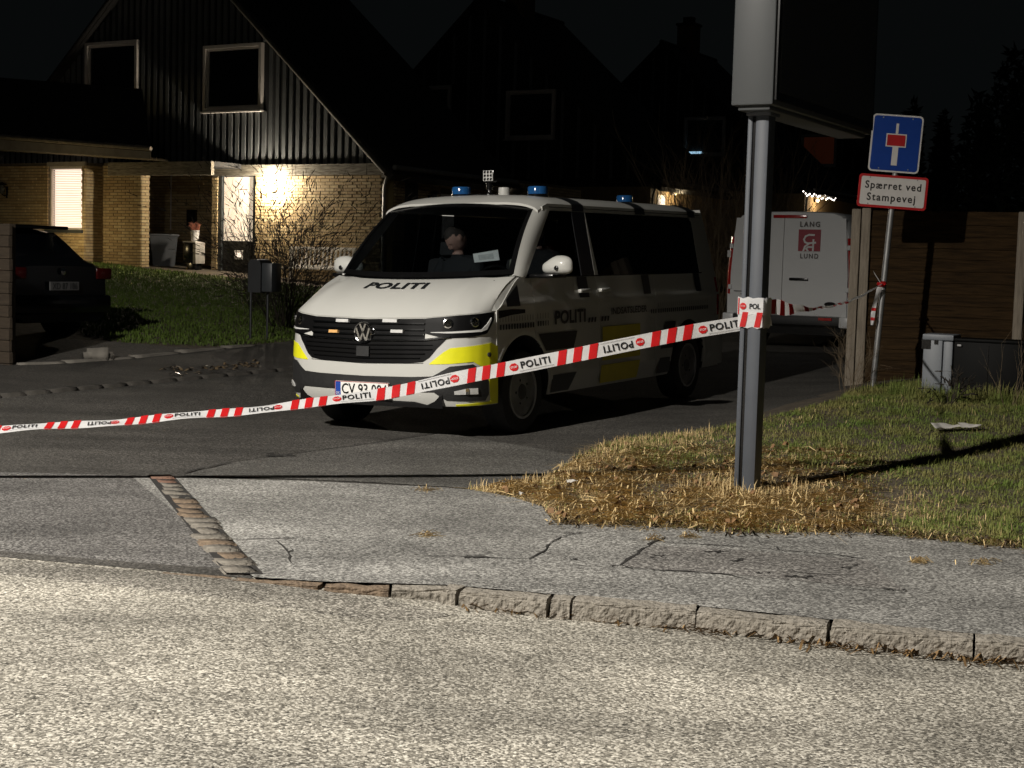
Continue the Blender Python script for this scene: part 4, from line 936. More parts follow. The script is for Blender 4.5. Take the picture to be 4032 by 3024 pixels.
plate_('bar_border', [(cx - .20 * Wp, z0 + .44 * H), (cx + .20 * Wp, z0 + .44 * H), (cx + .20 * Wp, z0 + .67 * H), (cx - .20 * Wp, z0 + .67 * H)], -.0515, -.047, sign_white, bp_)
plate_('red_bar', [(cx - .178 * Wp, z0 + .46 * H), (cx + .178 * Wp, z0 + .46 * H), (cx + .178 * Wp, z0 + .65 * H), (cx - .178 * Wp, z0 + .65 * H)], -.0535, -.050, sign_red, bp_)
for sx in (-.29, .29):
    for sz in (.06, .94):
        mb = MB(); mb.lathe([(.008, 0), (.006, .005), (.001, .006)], 8, lambda p: Vector((cx + sx * Wp + p.x, -.048 - p.z, z0 + sz * H + p.y))); mb.build('bolt', galv, bp_)
q = [sl_(*p) for p in ((3385, 680), (3658, 700), (3644, 830), (3372, 812))]
x0 = (q[0][0] + q[3][0]) / 2; x1 = (q[1][0] + q[2][0]) / 2; z1 = (q[0][1] + q[1][1]) / 2 - .003; z0 = (q[2][1] + q[3][1]) / 2
tp_ = plate_('text_plate', rrect(x0, x1, z0, z1, .03), -.047, -.036, sign_red, sign)
plate_('text_field', rrect(x0 + .024, x1 - .024, z0 + .024, z1 - .024, .018), -.050, -.046, sign_white, tp_)
W_ = x1 - x0; H = z1 - z0
blk = mat('sign_black', (.016, .013, .012), None, 10, .5)
mb = MB(); lettering(mb, 'Spærret ved', lambda a, b: (x0 + W_ * lerp(.095, .905, a), -.0515, z0 + H * lerp(.495, .80, b)), bold=.022, spacing=1.18); mb.build('lettering', blk, tp_)
mb = MB(); lettering(mb, 'Stampevej', lambda a, b: (x0 + W_ * lerp(.135, .835, a), -.0515, z0 + H * lerp(.13, .44, b)), bold=.022, spacing=1.22); mb.build('lettering', blk, tp_)
for sx, sz in ((.16, .9), (.84, .9), (.16, .1), (.84, .1)):
    mb = MB(); mb.lathe([(.007, 0), (.005, .004), (.001, .005)], 8, lambda p: Vector((x0 + sx * W_ + p.x, -.050 - p.z, z0 + sz * H + p.y))); mb.build('bolt', galv, tp_)
# tape from the dark post to the sign: twisted, tied, with a loose tail
KN = SMx @ Vector((sl_(3472, 1118, -.035)[0], -.035, sl_(3472, 1118, -.035)[1]))
A0 = PB + E_ * .079 + D_ * -.02 + Vector((0, 0, (zw0 + zw1) / 2))
t2 = thing('barrier_tape', 'twisted length of police tape running from the dark post to the leaning sign post', 'tape')
mb = MB(); dd = (KN - A0); n = 60
def rib(u, v):
    c = A0.lerp(KN, u) + Vector((0, 0, -.10 * math.sin(math.pi * u))); ang = ss(.0, .5, u) * 1.40 + .5 * ss(.75, 1, u); w = lerp(.098, .030, ss(.05, .33, u)) * lerp(1, .4, ss(.8, 1, u))
    t = dd.normalized(); up = Vector((0, 0, 1)); bk = Vector((-t.y, t.x, 0)).normalized(); cv = up * math.cos(ang) + bk * math.sin(ang)
    return c + cv * ((v - .5) * w) + up * .006 * math.sin(40 * u + 5 * v)
mb.grid(n, 4, rib); mb.build('tape_band', tape_m, t2, True)
for k in range(9):
    u0 = .02 + k * .055 + (.05 if k > 2 else 0) + (.06 if k > 5 else 0)
    mb = MB()
    for s in (-1, 1): mb.grid(2, 3, lambda u, v: rib(u0 + u * .028 + v * .01, v) + Vector((s * .0008, -s * .0025, 0)))
    mb.build('red_stripe', tape_red, t2, True)
t3 = thing('tape_tail', 'knotted loose end of police tape hanging from the leaning sign post', 'tape', KN)
bm = bmesh.new(); bmesh.ops.create_icosphere(bm, subdivisions=2, radius=.045)
for v in bm.verts: v.co = Vector((v.co.x * 1.1, v.co.y * .9, v.co.z * .65)) * (1 + .35 * noise.noise(v.co * 45))
me = bpy.data.meshes.new('knot'); bm.to_mesh(me); bm.free(); me.materials.append(tape_red); link(bpy.data.objects.new('knot', me), t3)
mb = MB(); mb.grid(3, 2, lambda u, v: (-.03 - .07 * u + .02 * v, -.03, .03 + .10 * u - .04 * v)); mb.build('loose_end', tape_m, t3)
def tail(u, v): return Vector((-.03 - .06 * math.sin(1.5 * u) + (v - .5) * .055 * (1 - .5 * u), -.04 - .02 * math.sin(7 * u + 2 * v), -.03 - .38 * u))
mb = MB(); mb.grid(16, 3, tail); mb.build('tape_band', tape_m, t3, True)
for u0 in (.55, .80):
    mb = MB(); mb.grid(2, 2, lambda u, v: tail(u0 + .08 * u, v) + Vector((0, -.004, 0))); mb.build('red_stripe', tape_red, t3)

# ------------------------------------------------------------------ timber fence, cabinets
wood_brown = mat('brown_fence_wood', (.052, .030, .012), (.010, .006, .003), 5, .85, bump=.6, bscale=18, stretch=(.8, 6, 9), contrast=.3, spec=.12)
wood_grey = mat('grey_post_wood', (.27, .23, .18), (.15, .125, .095), 6, .85, bump=.5, bscale=20, stretch=(6, 6, .7))
F0 = at(3402, 1537, 15.7); FA = -.35; FE = Vector((math.cos(FA), math.sin(FA), 0)); FN = Vector((-math.sin(FA), math.cos(FA), 0))
F0.z = hgt(F0.x, F0.y)
fence = thing('timber_fence', 'dark brown lapped timber fence panels between pale posts behind the road sign', 'fence', F0, FA)
FI = (Matrix.Translation(F0) @ Matrix.Rotation(FA, 4, 'Z')).inverted()
def fl(px, py): p = FI @ hit(px, py, F0, FN); return p.x, p.z
ft = fl(3700, 842)[1]
xp2 = fl(4022, 1000)[0]
posts = [(fl(3372, 900)[0], ft + .04, .095), (fl(3404, 900)[0] + .02, ft + .05, .095), (xp2, ft + .03, .095), (xp2 + 1.75, ft + .03, .095), (xp2 + 3.5, ft + .03, .095)]
for x, zt, w in posts:
    mb = MB(); mb.bbox(x - w / 2, x + w / 2, -.06, .045, -.4, zt, .012); mb.build('fence_post', wood_grey, fence, True)
nb = 15
for pi in range(1, len(posts) - 1):
    xa = posts[pi][0] + .045; xb = posts[pi + 1][0] - .045
    for k in range(nb):
        zb0 = .02 + k * (ft - .02) / nb; hh = (ft - .02) / nb * 1.22; mb = MB(); sd = rnd.uniform(0, 50)
        def brd(u, v, o):
            x = lerp(xa, xb, u); wv = .012 * noise.noise(Vector((x * 2.2, sd, 0))) + .006 * noise.noise(Vector((x * 7, sd, 3)))
            return Vector((x, -.006 - .016 * (1 - v) - o + .004 * noise.noise(Vector((x * 3, sd, v * 3))), zb0 + hh * v + (wv if v < .5 else 0)))
        mb.slab(12, 1, brd, .012); mb.build('fence_board', wood_brown, fence)
cab_m = mat('cabinet_grey', (.17, .185, .205), (.15, .165, .185), 5, .5, contrast=.4)
cab_dark = mat('cabinet_dark', (.0012, .0014, .0012), (.0010, .0011, .0010), 5, .6, contrast=.4, spec=.12)
CB = gp(3626, 1558); CR = -.50
cab = thing('utility_cabinet', 'pale grey narrow utility cabinet with black label plates in front of the timber fence', 'cabinet', CB, CR)
CN = Vector((-math.sin(CR), math.cos(CR), 0)); CI = (Matrix.Translation(CB) @ Matrix.Rotation(CR, 4, 'Z')).inverted()
def cl(px, py, y=0.0): p = CI @ hit(px, py, CB + CN * y, CN); return p.x, p.z
cw = cl(3748, 1400)[0]; ch = cl(3680, 1318)[1]; ce = cl(3709, 1400)[0]
mb = MB(); mb.bbox(0, ce, 0, .30, -.25, ch - .05, .008); mb.build('body', cab_m, cab, True)
mb = MB(); mb.bbox(ce + .004, cw, .02, .30, -.25, ch - .055, .01); mb.build('side_door', cab_m, cab, True)
mb = MB(); mb.bbox(-.01, cw + .01, -.012, .32, ch - .05, ch + .005, .01); mb.build('cap', cab_m, cab, True)
x0, z1 = cl(3631, 1330); x1, z0 = cl(3664, 1374); mb = MB(); mb.box(x0, x1, -.008, .004, z0, z1); mb.build('label_plate', black_trim, cab)
x0, z1 = cl(3680, 1334); x1, z0 = cl(3694, 1356); mb = MB(); mb.box(x0, x1, -.008, .004, z0, z1); mb.build('label_plate', black_trim, cab)
cb2 = CB + Vector((math.cos(CR), math.sin(CR), 0)) * (cw + .012)
dcab = thing('utility_cabinet', 'wide black-green utility cabinet standing beside the narrow grey one', 'cabinet', cb2, CR)
dw = cl(4022, 1400)[0] - cw; dh = cl(3900, 1338)[1]
mb = MB(); mb.bbox(0, dw, .02, .34, -.3, dh - .03, .008); mb.build('body', cab_dark, dcab, True)
mb = MB(); mb.bbox(-.004, dw + .01, .005, .36, dh - .03, dh, .008); mb.build('cap', cab_dark, dcab, True)
for x in (dw * .5,): mb = MB(); mb.box(x - .003, x + .003, .014, .024, -.2, dh - .04); mb.build('door_seam', black_trim, dcab)
mb = MB(); mb.bbox(.03, .07, -.004, .02, dh - .075, dh - .055, .004); mb.build('latch', galv, dcab)

# ------------------------------------------------------------------ white delivery van, seen from behind
DV = at(3097, 1300, 21.5); DV.z = hgt(DV.x, DV.y)
dv = thing('delivery_van', 'white delivery van seen from behind with a red square logo on its rear door', 'van', DV, VA)
DI = (Matrix.Translation(DV) @ Matrix.Rotation(VA, 4, 'Z')).inverted()
def dl(px, py, y=0.0): p = DI @ hit(px, py, DV + D_ * y, D_); return p.x, p.z
van_white = mat('van_white_dull', (.62, .63, .635), (.58, .59, .595), 3, .35, coat=.3, contrast=.4)
SEC = [(.93, .36), (.975, .48), (.985, .85), (.97, 1.15), (.94, 1.45), (.895, 1.70), (.85, 1.86), (.78, 1.945), (.66, 1.985), (.35, 2.0), (0, 2.005)]
full = [(-a, b) for a, b in SEC] + [(a, b) for a, b in reversed(SEC[:-1])]
ST = [(0, .955, -.015), (.03, .975, -.006), (.10, .995, 0), (.3, 1, 0), (3.4, 1, 0), (3.9, .99, -.02)]
mb = MB(); n = len(full); vs = []
for y, s, dz in ST: vs += [(a * s, y, b + dz * (1 if b > 1 else 0)) for a, b in full]
fs = [(i * n + k, i * n + k + 1, (i + 1) * n + k + 1, (i + 1) * n + k) for i in range(len(ST) - 1) for k in range(n - 1)]
fs += [(i * n + n - 1, i * n, (i + 1) * n, (i + 1) * n + n - 1) for i in range(len(ST) - 1)] + [tuple(range(n))]
mb.add(vs, fs)
# bonnet end
NS = [(3.9, .99, 2.0), (4.4, .96, 1.35), (4.85, .90, 1.10), (4.97, .80, .9)]
v2 = []
for y, s, zt in NS: v2 += [(a * s, y, min(b, zt - .04 * abs(a))) for a, b in full]
mb.add(v2, [(i * n + k, i * n + k + 1, (i + 1) * n + k + 1, (i + 1) * n + k) for i in range(len(NS) - 1) for k in range(n - 1)] + [tuple((len(NS) - 1) * n + k for k in range(n))])
mb.build('body', van_white, dv, 40)
sx = dl(3087, 1000)[0]
def rdoor(name, xa, xb):
    mb = MB(); mb.slab(6, 10, lambda u, v, o: (lambda x, z: Vector((x * (1 - .085 * sp0(z - 1.1)) if abs(x) > .5 else x, -.018 - .02 * (1 - (z - 1.2) ** 2) - o * 1.0, z)))(lerp(xa, xb, u), lerp(.50, 1.90, v)), .02); return mb.build(name, van_white, dv, 40)
d1 = rdoor('rear_door', -.885, sx - .004); d2 = rdoor('rear_door', sx + .004, .885)
YF = -.042
def dvb(name, px0, py0, px1, py1, m, par, y0=YF - .006, y1=-.02, bev=.0):
    x0, z1 = dl(px0, py0, YF); x1, z0 = dl(px1, py1, YF); mb = MB()
    mb.bbox(x0, x1, y0, y1, z0, z1, bev) if bev else mb.box(x0, x1, y0, y1, z0, z1); return mb.build(name, m, par, bool(bev))
logo_red = mat('logo_red', (.26, .012, .03), (.22, .010, .025), 10, .4); logo_grey = mat('logo_grey', (.075, .065, .06), None, 10, .5)
dvb('brake_light', 3046, 846, 3176, 859, red_lamp, d2, bev=.004)
sq = dvb('logo_square', 3146, 903, 3229, 990, logo_red, d2)
for s, y0, y1 in (('LANG', 872, 894), ('LUND', 998, 1019)):
    xa, zt = dl(3152, y0, YF); xb, zb_ = dl(3229 if s == 'LANG' else 3222, y1, YF); mb = MB(); lettering(mb, s, lambda a, b: (lerp(xa, xb, a), YF - .010, lerp(zb_, zt, b)), spacing=1.35, bold=.02); mb.build('lettering', logo_grey, d2)
def stroke(pts, w, par, m):
    mb = MB(); P = [Vector(dl(2700 + x * .4822, 700 + y * .4822, YF)) for x, y in pts]
    for i, (a, b) in enumerate(zip(P, P[1:])):
        d = (b - a).normalized(); nn = Vector((-d.y, d.x)) * w; a = a - d * w * .6; b = b + d * w * .6
        mb.prism([a + nn, a - nn, b - nn, b + nn], lambda x, z, t: (x, YF - .012 + .003 * t - .0004 * i, z))
    mb.build('logo_stroke', m, par)
lw = mat('logo_white', (.66, .66, .66), None, 10, .5)
stroke([(1052, 468), (1010, 466), (982, 478), (968, 502), (976, 526), (1000, 536), (1062, 530)], .013, sq, lw)
stroke([(1045, 506), (1040, 600)], .013, sq, lw); stroke([(1006, 540), (975, 562), (962, 598)], .013, sq, lw); stroke([(1000, 598), (985, 580), (1000, 566), (1036, 566)], .013, sq, lw)
dvb('door_handle', 3108, 1093, 3182, 1106, black_trim, d2, YF - .02, -.02, .008)
x, z = dl(3268, 1199, YF); mb = MB(); mb.lathe([(1, 0), (.85, .012), (.01, .014)], 24, lambda p: Vector((x + p.x * .088, YF - p.z, z + p.y * .036))); mb.build('oval_badge', black_trim, d2, True)
dvb('badge_strip', 2890, 1143, 2936, 1148, logo_grey, d1); dvb('badge_strip', 2916, 1155, 2936, 1159, logo_grey, d1)
for px, nm in ((1165, 0), (1190, 1)): pass
for sg in (-1, 1):
    mb = MB(); mb.slab(3, 10, lambda u, v, o: (lambda z: Vector((sg * (lerp(.895, .965, u) * (1 - .085 * sp0(z - 1.1))), -.018 + .05 * u * u - o, z)))(lerp(.78, 1.62, v)), .03); tl = mb.build('tail_lamp', red_lamp, dv, True)
    mb = MB(); mb.box(sg * .90 if sg > 0 else -.955, .955 if sg > 0 else -.90, -.024, .0, 1.32, 1.42); mb.build('reverse_lens', clear_lamp, tl)
    mb = MB(); mb.bbox(min(sg * .80, sg * .97), max(sg * .80, sg * .97), -.10, .10, .34, .50, .02); mb.build('bumper_corner', van_white, dv, True)
    mb = MB(); mb.bbox(min(sg * .50, sg * .70), max(sg * .50, sg * .70), -.105, -.08, .44, .48, .004); mb.build('reflector', red_lamp, dv)
    for wy in (.95, 3.9):
        mb = MB(); c0 = Vector((sg * .80, wy, .335)); mb.lathe([(.2, -.1), (.30, -.11), (.335, -.08), (.335, .08), (.30, .11), (.2, .1)], 28, lambda p: c0 + Vector((p.z * sg, p.x, p.y))); wh = mb.build('wheel', rubber, dv, True)
        mb = MB(); mb.lathe([(.205, .09), (.19, .06), (.08, .07), (.001, .075)], 24, lambda p: c0 + Vector((p.z * sg, p.x, p.y))); mb.build('rim', steel_dark, wh, True)
    mb = MB(); x, z = sg * .80, 1.25
    for z in (.85, 1.45): mb.bbox(min(sg * .86, sg * .915), max(sg * .86, sg * .915), -.055, -.02, z, z + .07, .01)
    mb.build('door_hinge', van_white, dv)
mb = MB(); mb.bbox(-.86, .86, -.09, .1, .36, .49, .02); mb.build('rear_bumper', black_plastic, dv, True)
mb = MB(); mb.box(-.85, .85, .05, 4.7, .22, .42); mb.build('underbody', black_trim, dv)

# ------------------------------------------------------------------ houses
brick_m = []
for i, c in enumerate([(.50, .375, .20), (.45, .335, .175), (.54, .42, .235), (.41, .295, .15)]):
    brick_m.append(mat('yellow_brick_%s' % 'abcd'[i], c, tuple(v * .72 for v in c), 14, .85, bump=.5, bscale=40))
mortar = mat('mortar', (.15, .125, .09), (.10, .08, .06), 20, .95)
plank_m = mat('black_plank_lit', (.115, .122, .124), (.075, .080, .083), 4, .7, bump=.35, bscale=14, stretch=(8, 8, .8))  # black paint lightened to grey to carry the porch lamp's light
gable_black = mat('black_boarding_shade', (.010, .010, .011), (.006, .006, .006), 6, .85)  # same black paint, darkened to stand for shade in the plank gaps
beam_m = mat('weathered_beam', (.33, .30, .24), (.10, .085, .06), 5, .85, bump=.4, bscale=14, stretch=(1, 6, 9), contrast=.2)
fascia_m = mat('fascia_paint', (.36, .33, .28), (.24, .215, .18), 4, .7)
roof_m = mat('roof_tile', (.020, .019, .018), (.012, .011, .011), 8, .85, bump=.3, bscale=20)
frame_white = mat('window_frame_paint', (.62, .58, .54), (.52, .48, .45), 6, .5)
frame_dark = mat('door_frame_dark', (.045, .050, .052), (.03, .034, .035), 6, .5)
pane_dark = mat('dark_pane', (.006, .006, .007), (.004, .004, .005), 5, .08, spec=.6)
lit_door = mat('lit_frosted_glass', (.8, .7, .6), None, 3, .5, emit=.62, ecol=(1, .80, .58))
lit_room = mat('lit_room', (.8, .7, .6), None, 3, .6, emit=1.3, ecol=(1, .82, .66))
curtain = mat('lit_curtain', (.8, .75, .7), None, 3, .6, emit=.9, ecol=(1, .86, .72))
H1 = at(930, 1092, 33.0)
def mkhouse(t, label, name='row_house'):
    o = thing(name, label, 'house', H1 + D_ * t + Vector((0, 0, .04 * t)), VA, 'row houses along the side street'); return o
hs = mkhouse(0, 'row house with lit front door, porch lamp and black boarded gable above yellow brick')
H1I = (Matrix.Translation(H1) @ Matrix.Rotation(VA, 4, 'Z')).inverted()
def fp(px, py, y=0.0):
    p = H1I @ hit(px, py, H1 + D_ * y, D_); return p.x, p.z
X = lambda px, y=0.0: fp(px, 900, y)[0]
xr = fp(1503, 760)[0]; ze = fp(1500, 642)[1]
wr = fp(812, 184) + fp(1038, 434); wl = fp(347, 172) + fp(550, 420)
xc = (wr[0] + wr[2] + wl[0] + wl[2]) / 4
ra, rb = fp(1040, 100), fp(1505, 626); slope = (ra[1] - rb[1]) / (rb[0] - ra[0])
half = xr - xc; xl = xc - half; za = ze + half * slope
def rakez(x): return za - abs(x - xc) * slope
zs0 = fp(1200, 690)[1]; zs1 = fp(1200, 648)[1]

BL, BH = .228, .054
bme = []
for m in brick_m:
    b = MB(); b.bbox(0, BL, -.018, .05, 0, BH, .004); bme.append(b.mesh('brick', m))
bricks = []           # (local matrix, length factor, material index, priority)
def brick_field(x0, x1, z0, z1, y, holes=(), rot=0, org=None, pri=0):
    """courses of bricks on a wall face; rot=1 turns the face towards +x"""
    n = 0; z = z0
    while z + BH <= z1 + .001:
        off = (n % 2) * .12; x = x0 - off
        while x < x1:
            a = max(x, x0); b = min(x + BL, x1)
            for h in holes:
                if z < h[3] and z + BH > h[2] and a < h[1] and b > h[0]:
                    if a < h[0]: b = h[0]
                    elif b > h[1]: a = h[1]
                    else: b = a
            if b - a > .03:
                k = (b - a) / BL; j = rnd.uniform(-.004, .004)
                mtx = Matrix.Translation((a, y + j, z)) if not rot else Matrix.Translation((org, a, z)) @ Matrix.Rotation(math.pi / 2, 4, 'Z') @ Matrix.Translation((0, j, 0))
                bricks.append((mtx @ Matrix.Diagonal((k, 1, 1, 1)), rnd.randrange(4), pri + rnd.random() * .2))
            x += BL + .012
        z += BH + .013; n += 1
# main facade
xd0 = X(856); xd1 = X(1005); xs0 = X(835)
mb = MB(); mb.box(xd1, xr, .004, .30, -1.2, zs0); wall_main = mb.build('front_wall', mortar, hs)
brick_field(xd1 + .005, xr, fp(1200, 1010)[1] - .6, zs0 - .01, 0, pri=0)
mb = MB(); mb.box(xs0, xd0, .004, .30, -.2, zs0); mb.build('door_pier', mortar, hs); brick_field(xs0, xd0, -.05, zs0 - .01, 0, pri=.5)
mb = MB(); mb.box(xr - .30, xr - .004, .31, 9.0, -1.2, ze); mb.build('side_wall', mortar, hs); 
sy = lambda px: (lambda p: p.y)(H1I @ hit(px, 760, H1 + E_ * xr, E_))
yw0, yw1 = sy(1737), sy(1792); yd0, yd1 = sy(1518), sy(1548); yk0, yk1 = sy(1592), sy(1645)
brick_field(0.02, 9.0, .9, ze - .02, 0, holes=((yw0 - .05, yw1 + .05, .7, 2.05), (yd0 - .03, yd1 + .03, -1, 2.3), (yk0, yk1, -1, 2.25)), rot=1, org=xr, pri=1.5)
mb = MB(); mb.box(xr - .02, xr + .012, yd0, yd1, .2, 2.27); mb.build('side_board', mat('pale_yellow_board', (.60, .47, .22), None, 5, .7), hs)
mb = MB(); mb.box(xr - .02, xr + .010, yk0, yk1, .0, 2.22); mb.build('side_door', frame_dark, hs)
mb = MB(); mb.box(xr - .02, xr + .008, yw0, yw1, .9, 1.98); w = mb.build('side_window', frame_white, hs); mb = MB(); mb.box(xr + .009, xr + .014, yw0 + .05, yw1 - .05, .95, 1.80); mb.build('pane', curtain, w)
# skirt beam, boarding and planks
mb = MB(); mb.box(X(830), xr + .06, -.09, .0, zs0 + .002, zs1); mb.build('skirt_beam', beam_m, hs)
mb = MB(); mb.prism([(xl, ze), (xc, za), (xr, ze), (xr, zs1 - .01), (xl, zs1 - .01)], lambda a, b, t: (a, lerp(.0, .18, t), b)); mb.build('gable_boarding', gable_black, hs)
def planks(house, x0, x1, sp, holes, zb, y0=-.05):
    x = x0
    while x < x1 - .05:
        w = .098 + rnd.uniform(-.008, .008); segs = [(zb + rnd.uniform(-.01, .01), None)]
        cut = [h for h in holes if x + w > h[0] and x < h[1]]
        if cut: segs = [(zb + rnd.uniform(-.01, .01), cut[0][2] - .01), (cut[0][3] + .01, None)]
        for a, b in segs:
            t0 = rakez(x) - .06 if b is None else b; t1 = rakez(x + w) - .06 if b is None else b
            if min(t0, t1) - a < .05: continue
            mb = MB(); j = rnd.uniform(-.006, .006); mb.prism([(x, a), (x + w, a), (x + w, t1), (x, t0)], lambda p, q, t: (p, lerp(y0 + j, -.002, t), q)); mb.build('plank', plank_m, house)
        x += sp
def rc(w, g=.02): return (w[0] - g, w[2] + g, w[3] - g, w[1] + g)
planks(hs, xl + .25, xr - .1, .188, [rc(wr), rc(wl)], zs1 + .002)
def window(house, w, pane, deep=.13):
    x0, z1, x1, z0 = w; f = .07
    fr = MB()
    for a in ((x0, x1, z1 - f, z1), (x0, x1, z0, z0 + f), (x0, x0 + f, z0 + f, z1 - f), (x1 - f, x1, z0 + f, z1 - f)): fr.box(a[0], a[1], -.11, .03, a[2], a[3])
    o = fr.build('window', frame_white, house)
    i = MB()
    for a in ((x0 + f, x1 - f, z1 - f - .05, z1 - f - .002), (x0 + f, x1 - f, z0 + f + .002, z0 + f + .05), (x0 + f + .002, x0 + f + .05, z0 + f + .05, z1 - f - .05), (x1 - f - .05, x1 - f - .002, z0 + f + .05, z1 - f - .05)): i.box(a[0], a[1], -.055, .0, a[2], a[3])
    i.build('sash', frame_white, o)
    p = MB(); p.box(x0 + f, x1 - f, -.02, -.012, z0 + f, z1 - f); p.build('pane', pane, o)
    s = MB(); s.box(x0 - .03, x1 + .03, -.15, .0, z0 - .035, z0 - .002); s.build('sill', frame_white, o); return o
window(hs, wr, pane_dark); window(hs, wl, pane_dark)
verge_m = mat('verge_grey_lit', (.11, .10, .08), (.06, .055, .045), 4, .8)
def roof_of(house, L, y0=-.22, dark=roof_m, raked=True):
    for sg in (-1, 1):
        xe = xr if sg > 0 else xl; ov = .45
        mb = MB(); p0 = Vector((xc, 0, za + .16)); p1 = Vector((xe + sg * ov, 0, ze - ov * slope + .16)); nn = Vector((sg * slope, 0, 1)).normalized() * .16
        mb.prism([(p0.x, p0.z), (p1.x, p1.z), (p1.x - nn.x, p1.z - nn.z), (p0.x, p0.z - .22)], lambda a, b, t: (a, lerp(y0, L, t), b)); mb.build('roof_slope', dark, house)
        if raked:
            a = Vector((xc, y0 - .03, za + .02)); b = Vector((xe + sg * ov * .6, y0 - .03, ze - ov * .6 * slope + .02))
            for k in range(2):
                pa = a.lerp(b, k * .62 + .001); pb = a.lerp(b, .62 if k == 0 else 1); m_ = MB(); m_.tube([pa, pb], .055, 10); m_.build('verge_roll', verge_m if sg > 0 else dark, house, True)  # right verge coloured paler as lamplit, left coloured dark as unlit
    mb = MB(); mb.tube([(xc, y0, za + .14), (xc, L, za + .14)], .09, 8); mb.build('ridge_roll', dark, house)
roof_of(hs, 5.2)
gut_m = mat('gutter_zinc', (.30, .29, .27), (.2, .19, .18), 8, .5, metal=.3)
def gutter(house, L):
    mb = MB(); mb.tube([(xr + .38, -.1, ze - .10), (xr + .38, L, ze - .10)], .055, 10); mb.build('gutter', gut_m, house, True)
    mb = MB(); mb.tube([(xr + .34, .0, ze - .14), (xr + .12, .0, ze - .3), (xr + .06, .0, ze - .5), (xr + .06, 0, -1)], .036, 8); mb.build('downpipe', gut_m, house, True)
    mb = MB(); mb.box(xr + .02, xr + .32, -.05, L, ze - .30, ze - .16); mb.build('eaves_board', fascia_m, house)
gutter(hs, 5.0)
# front door, lamp
zt = fp(930, 676)[1]; zbot = fp(930, 1082)[1]
mb = MB()
for a in ((xd0 + .002, xd1 - .002, zt - .10, zt), (xd0 + .002, xd0 + .10, zbot, zt - .10), (xd1 - .09, xd1 - .002, zbot, zt - .10)): mb.box(a[0], a[1], .02, .16, a[2], a[3])
dr = mb.build('front_door', frame_dark, hs)
gx0, gz1 = fp(883, 697, .08); gx1, gz0 = fp(999, 950, .08)
mb = MB(); mb.box(gx0, gx1, .085, .10, gz0, gz1); mb.build('door_glass', lit_door, dr)
mb = MB(); mb.box(xd0 + .10, gx0 - .002, .06, .12, zbot, zt - .10); mb.build('door_stile', frame_dark, dr)
mb = MB(); mb.box(gx0, xd1 - .09, .06, .12, zbot + .02, gz0 - .002); pn = mb.build('door_panel', mat('door_panel_dark', (.02, .018, .014), None, 5, .5), dr)
a0, b1 = fp(922, 985, .05); a1, b0 = fp(956, 1022, .05)
mb = MB(); mb.bbox(a0, a1, .045, .06, b0, b1, .01); mb.build('cat_flap', frame_white, dr); mb = MB(); mb.box(a0 + .05, a1 - .05, .04, .046, b0 + .05, b1 - .05); mb.build('flap_pane', lit_room, dr)
lx, lz = fp(1066, 738, -.16)
wlamp = thing('wall_lamp', 'lit globe wall lamp glowing beside the front door under the black boarding', 'lamp', H1 + E_ * lx + Vector((0, 0, lz)), VA)
mb = MB(); mb.lathe([(.001, -.085), (.06, -.06), (.085, 0), (.06, .06), (.001, .085)], 16, lambda p: p + Vector((0, -.10, 0))) ; mb.build('globe', mat('lamp_globe_lit', (1, .9, .75), None, 4, .4, emit=30, ecol=(1, .80, .52)), wlamp, True)
mb = MB(); mb.bbox(-.05, .05, -.03, 0, -.11, .03, .008); mb.tube([(0, -.02, -.10), (0, -.17, -.12), (0, -.17, -.09)], .014, 6); mb.build('bracket', black_trim, wlamp)
pl = bpy.data.lights.new('porch_light', 'POINT'); pl.energy = 430; pl.color = (1, .87, .68); pl.shadow_soft_size = .07
po = bpy.data.objects.new('light_source', pl); COL.objects.link(po); po.parent = wlamp; po.location = (0, -.20, .0)
# entrance recess, its beam, the short wall and the outbuilding with the lit window
YR = .85
rx0, rx1 = X(575, YR), X(870, YR); rz0 = fp(700, 1090, YR)[1]; rz1 = fp(700, 660, YR)[1]
mb = MB(); mb.box(rx0 - 1.0, rx1, YR + .004, YR + .25, rz0 - .3, rz1 + .3); mb.build('recess_wall', mortar, hs)
brick_field(rx0 - .1, xs0, rz0 + .15, rz1, YR, pri=.8)
mb = MB(); mb.tube([(X(677, YR), YR - .04, rz1), (X(677, YR) - .005, YR - .04, fp(677, 905, YR)[1])], .014, 6); mb.build('cable', frame_white, hs)
x0, z1 = fp(746, 826, YR); x1, z0 = fp(778, 890, YR); mb = MB(); mb.box(x0, x1, YR - .10, YR, z0, z1); mb.build('meter_box', black_trim, hs)
YC = -1.0
cx0, cx1 = X(300, YC), X(556, YC); cz0 = fp(560, 1140, YC)[1]; cz1 = fp(560, 640, YC)[1]
mb = MB(); mb.box(cx0, cx1 - .02, YC + .004, YC + .24, cz0 - .6, cz1); mb.build('screen_wall', mortar, hs)
brick_field(cx0, cx1, cz0 + .16, cz1, YC, pri=1.0); brick_field(YC, YC + .24, cz0 + .16, cz1 - .12, 0, rot=1, org=cx1, pri=.4)
mb = MB(); mb.box(cx0, cx1 + .012, YC - .012, YC + .25, cz0 - .6, cz0 + .16); mb.build('plinth', frame_dark, hs)
a = fp(425, 634, YC - .06); b = fp(832, 692, YC - .06); zt_ = fp(600, 637, YC - .06)[1]; zb_ = fp(700, 690, YC - .06)[1]
for k in range(2): mb = MB(); mb.bbox(a[0], b[0] - .3 * 0, YC - .07, YC + .03, lerp(zb_, zt_, k * .5) + .003, lerp(zb_, zt_, k * .5 + .5), .008); mb.build('porch_beam', beam_m, hs)
mb = MB(); mb.box(a[0] - .4, b[0], YC + .04, YR + .2, zt_ - .10, zt_); mb.build('porch_roof', roof_m, hs)
YD = -1.55
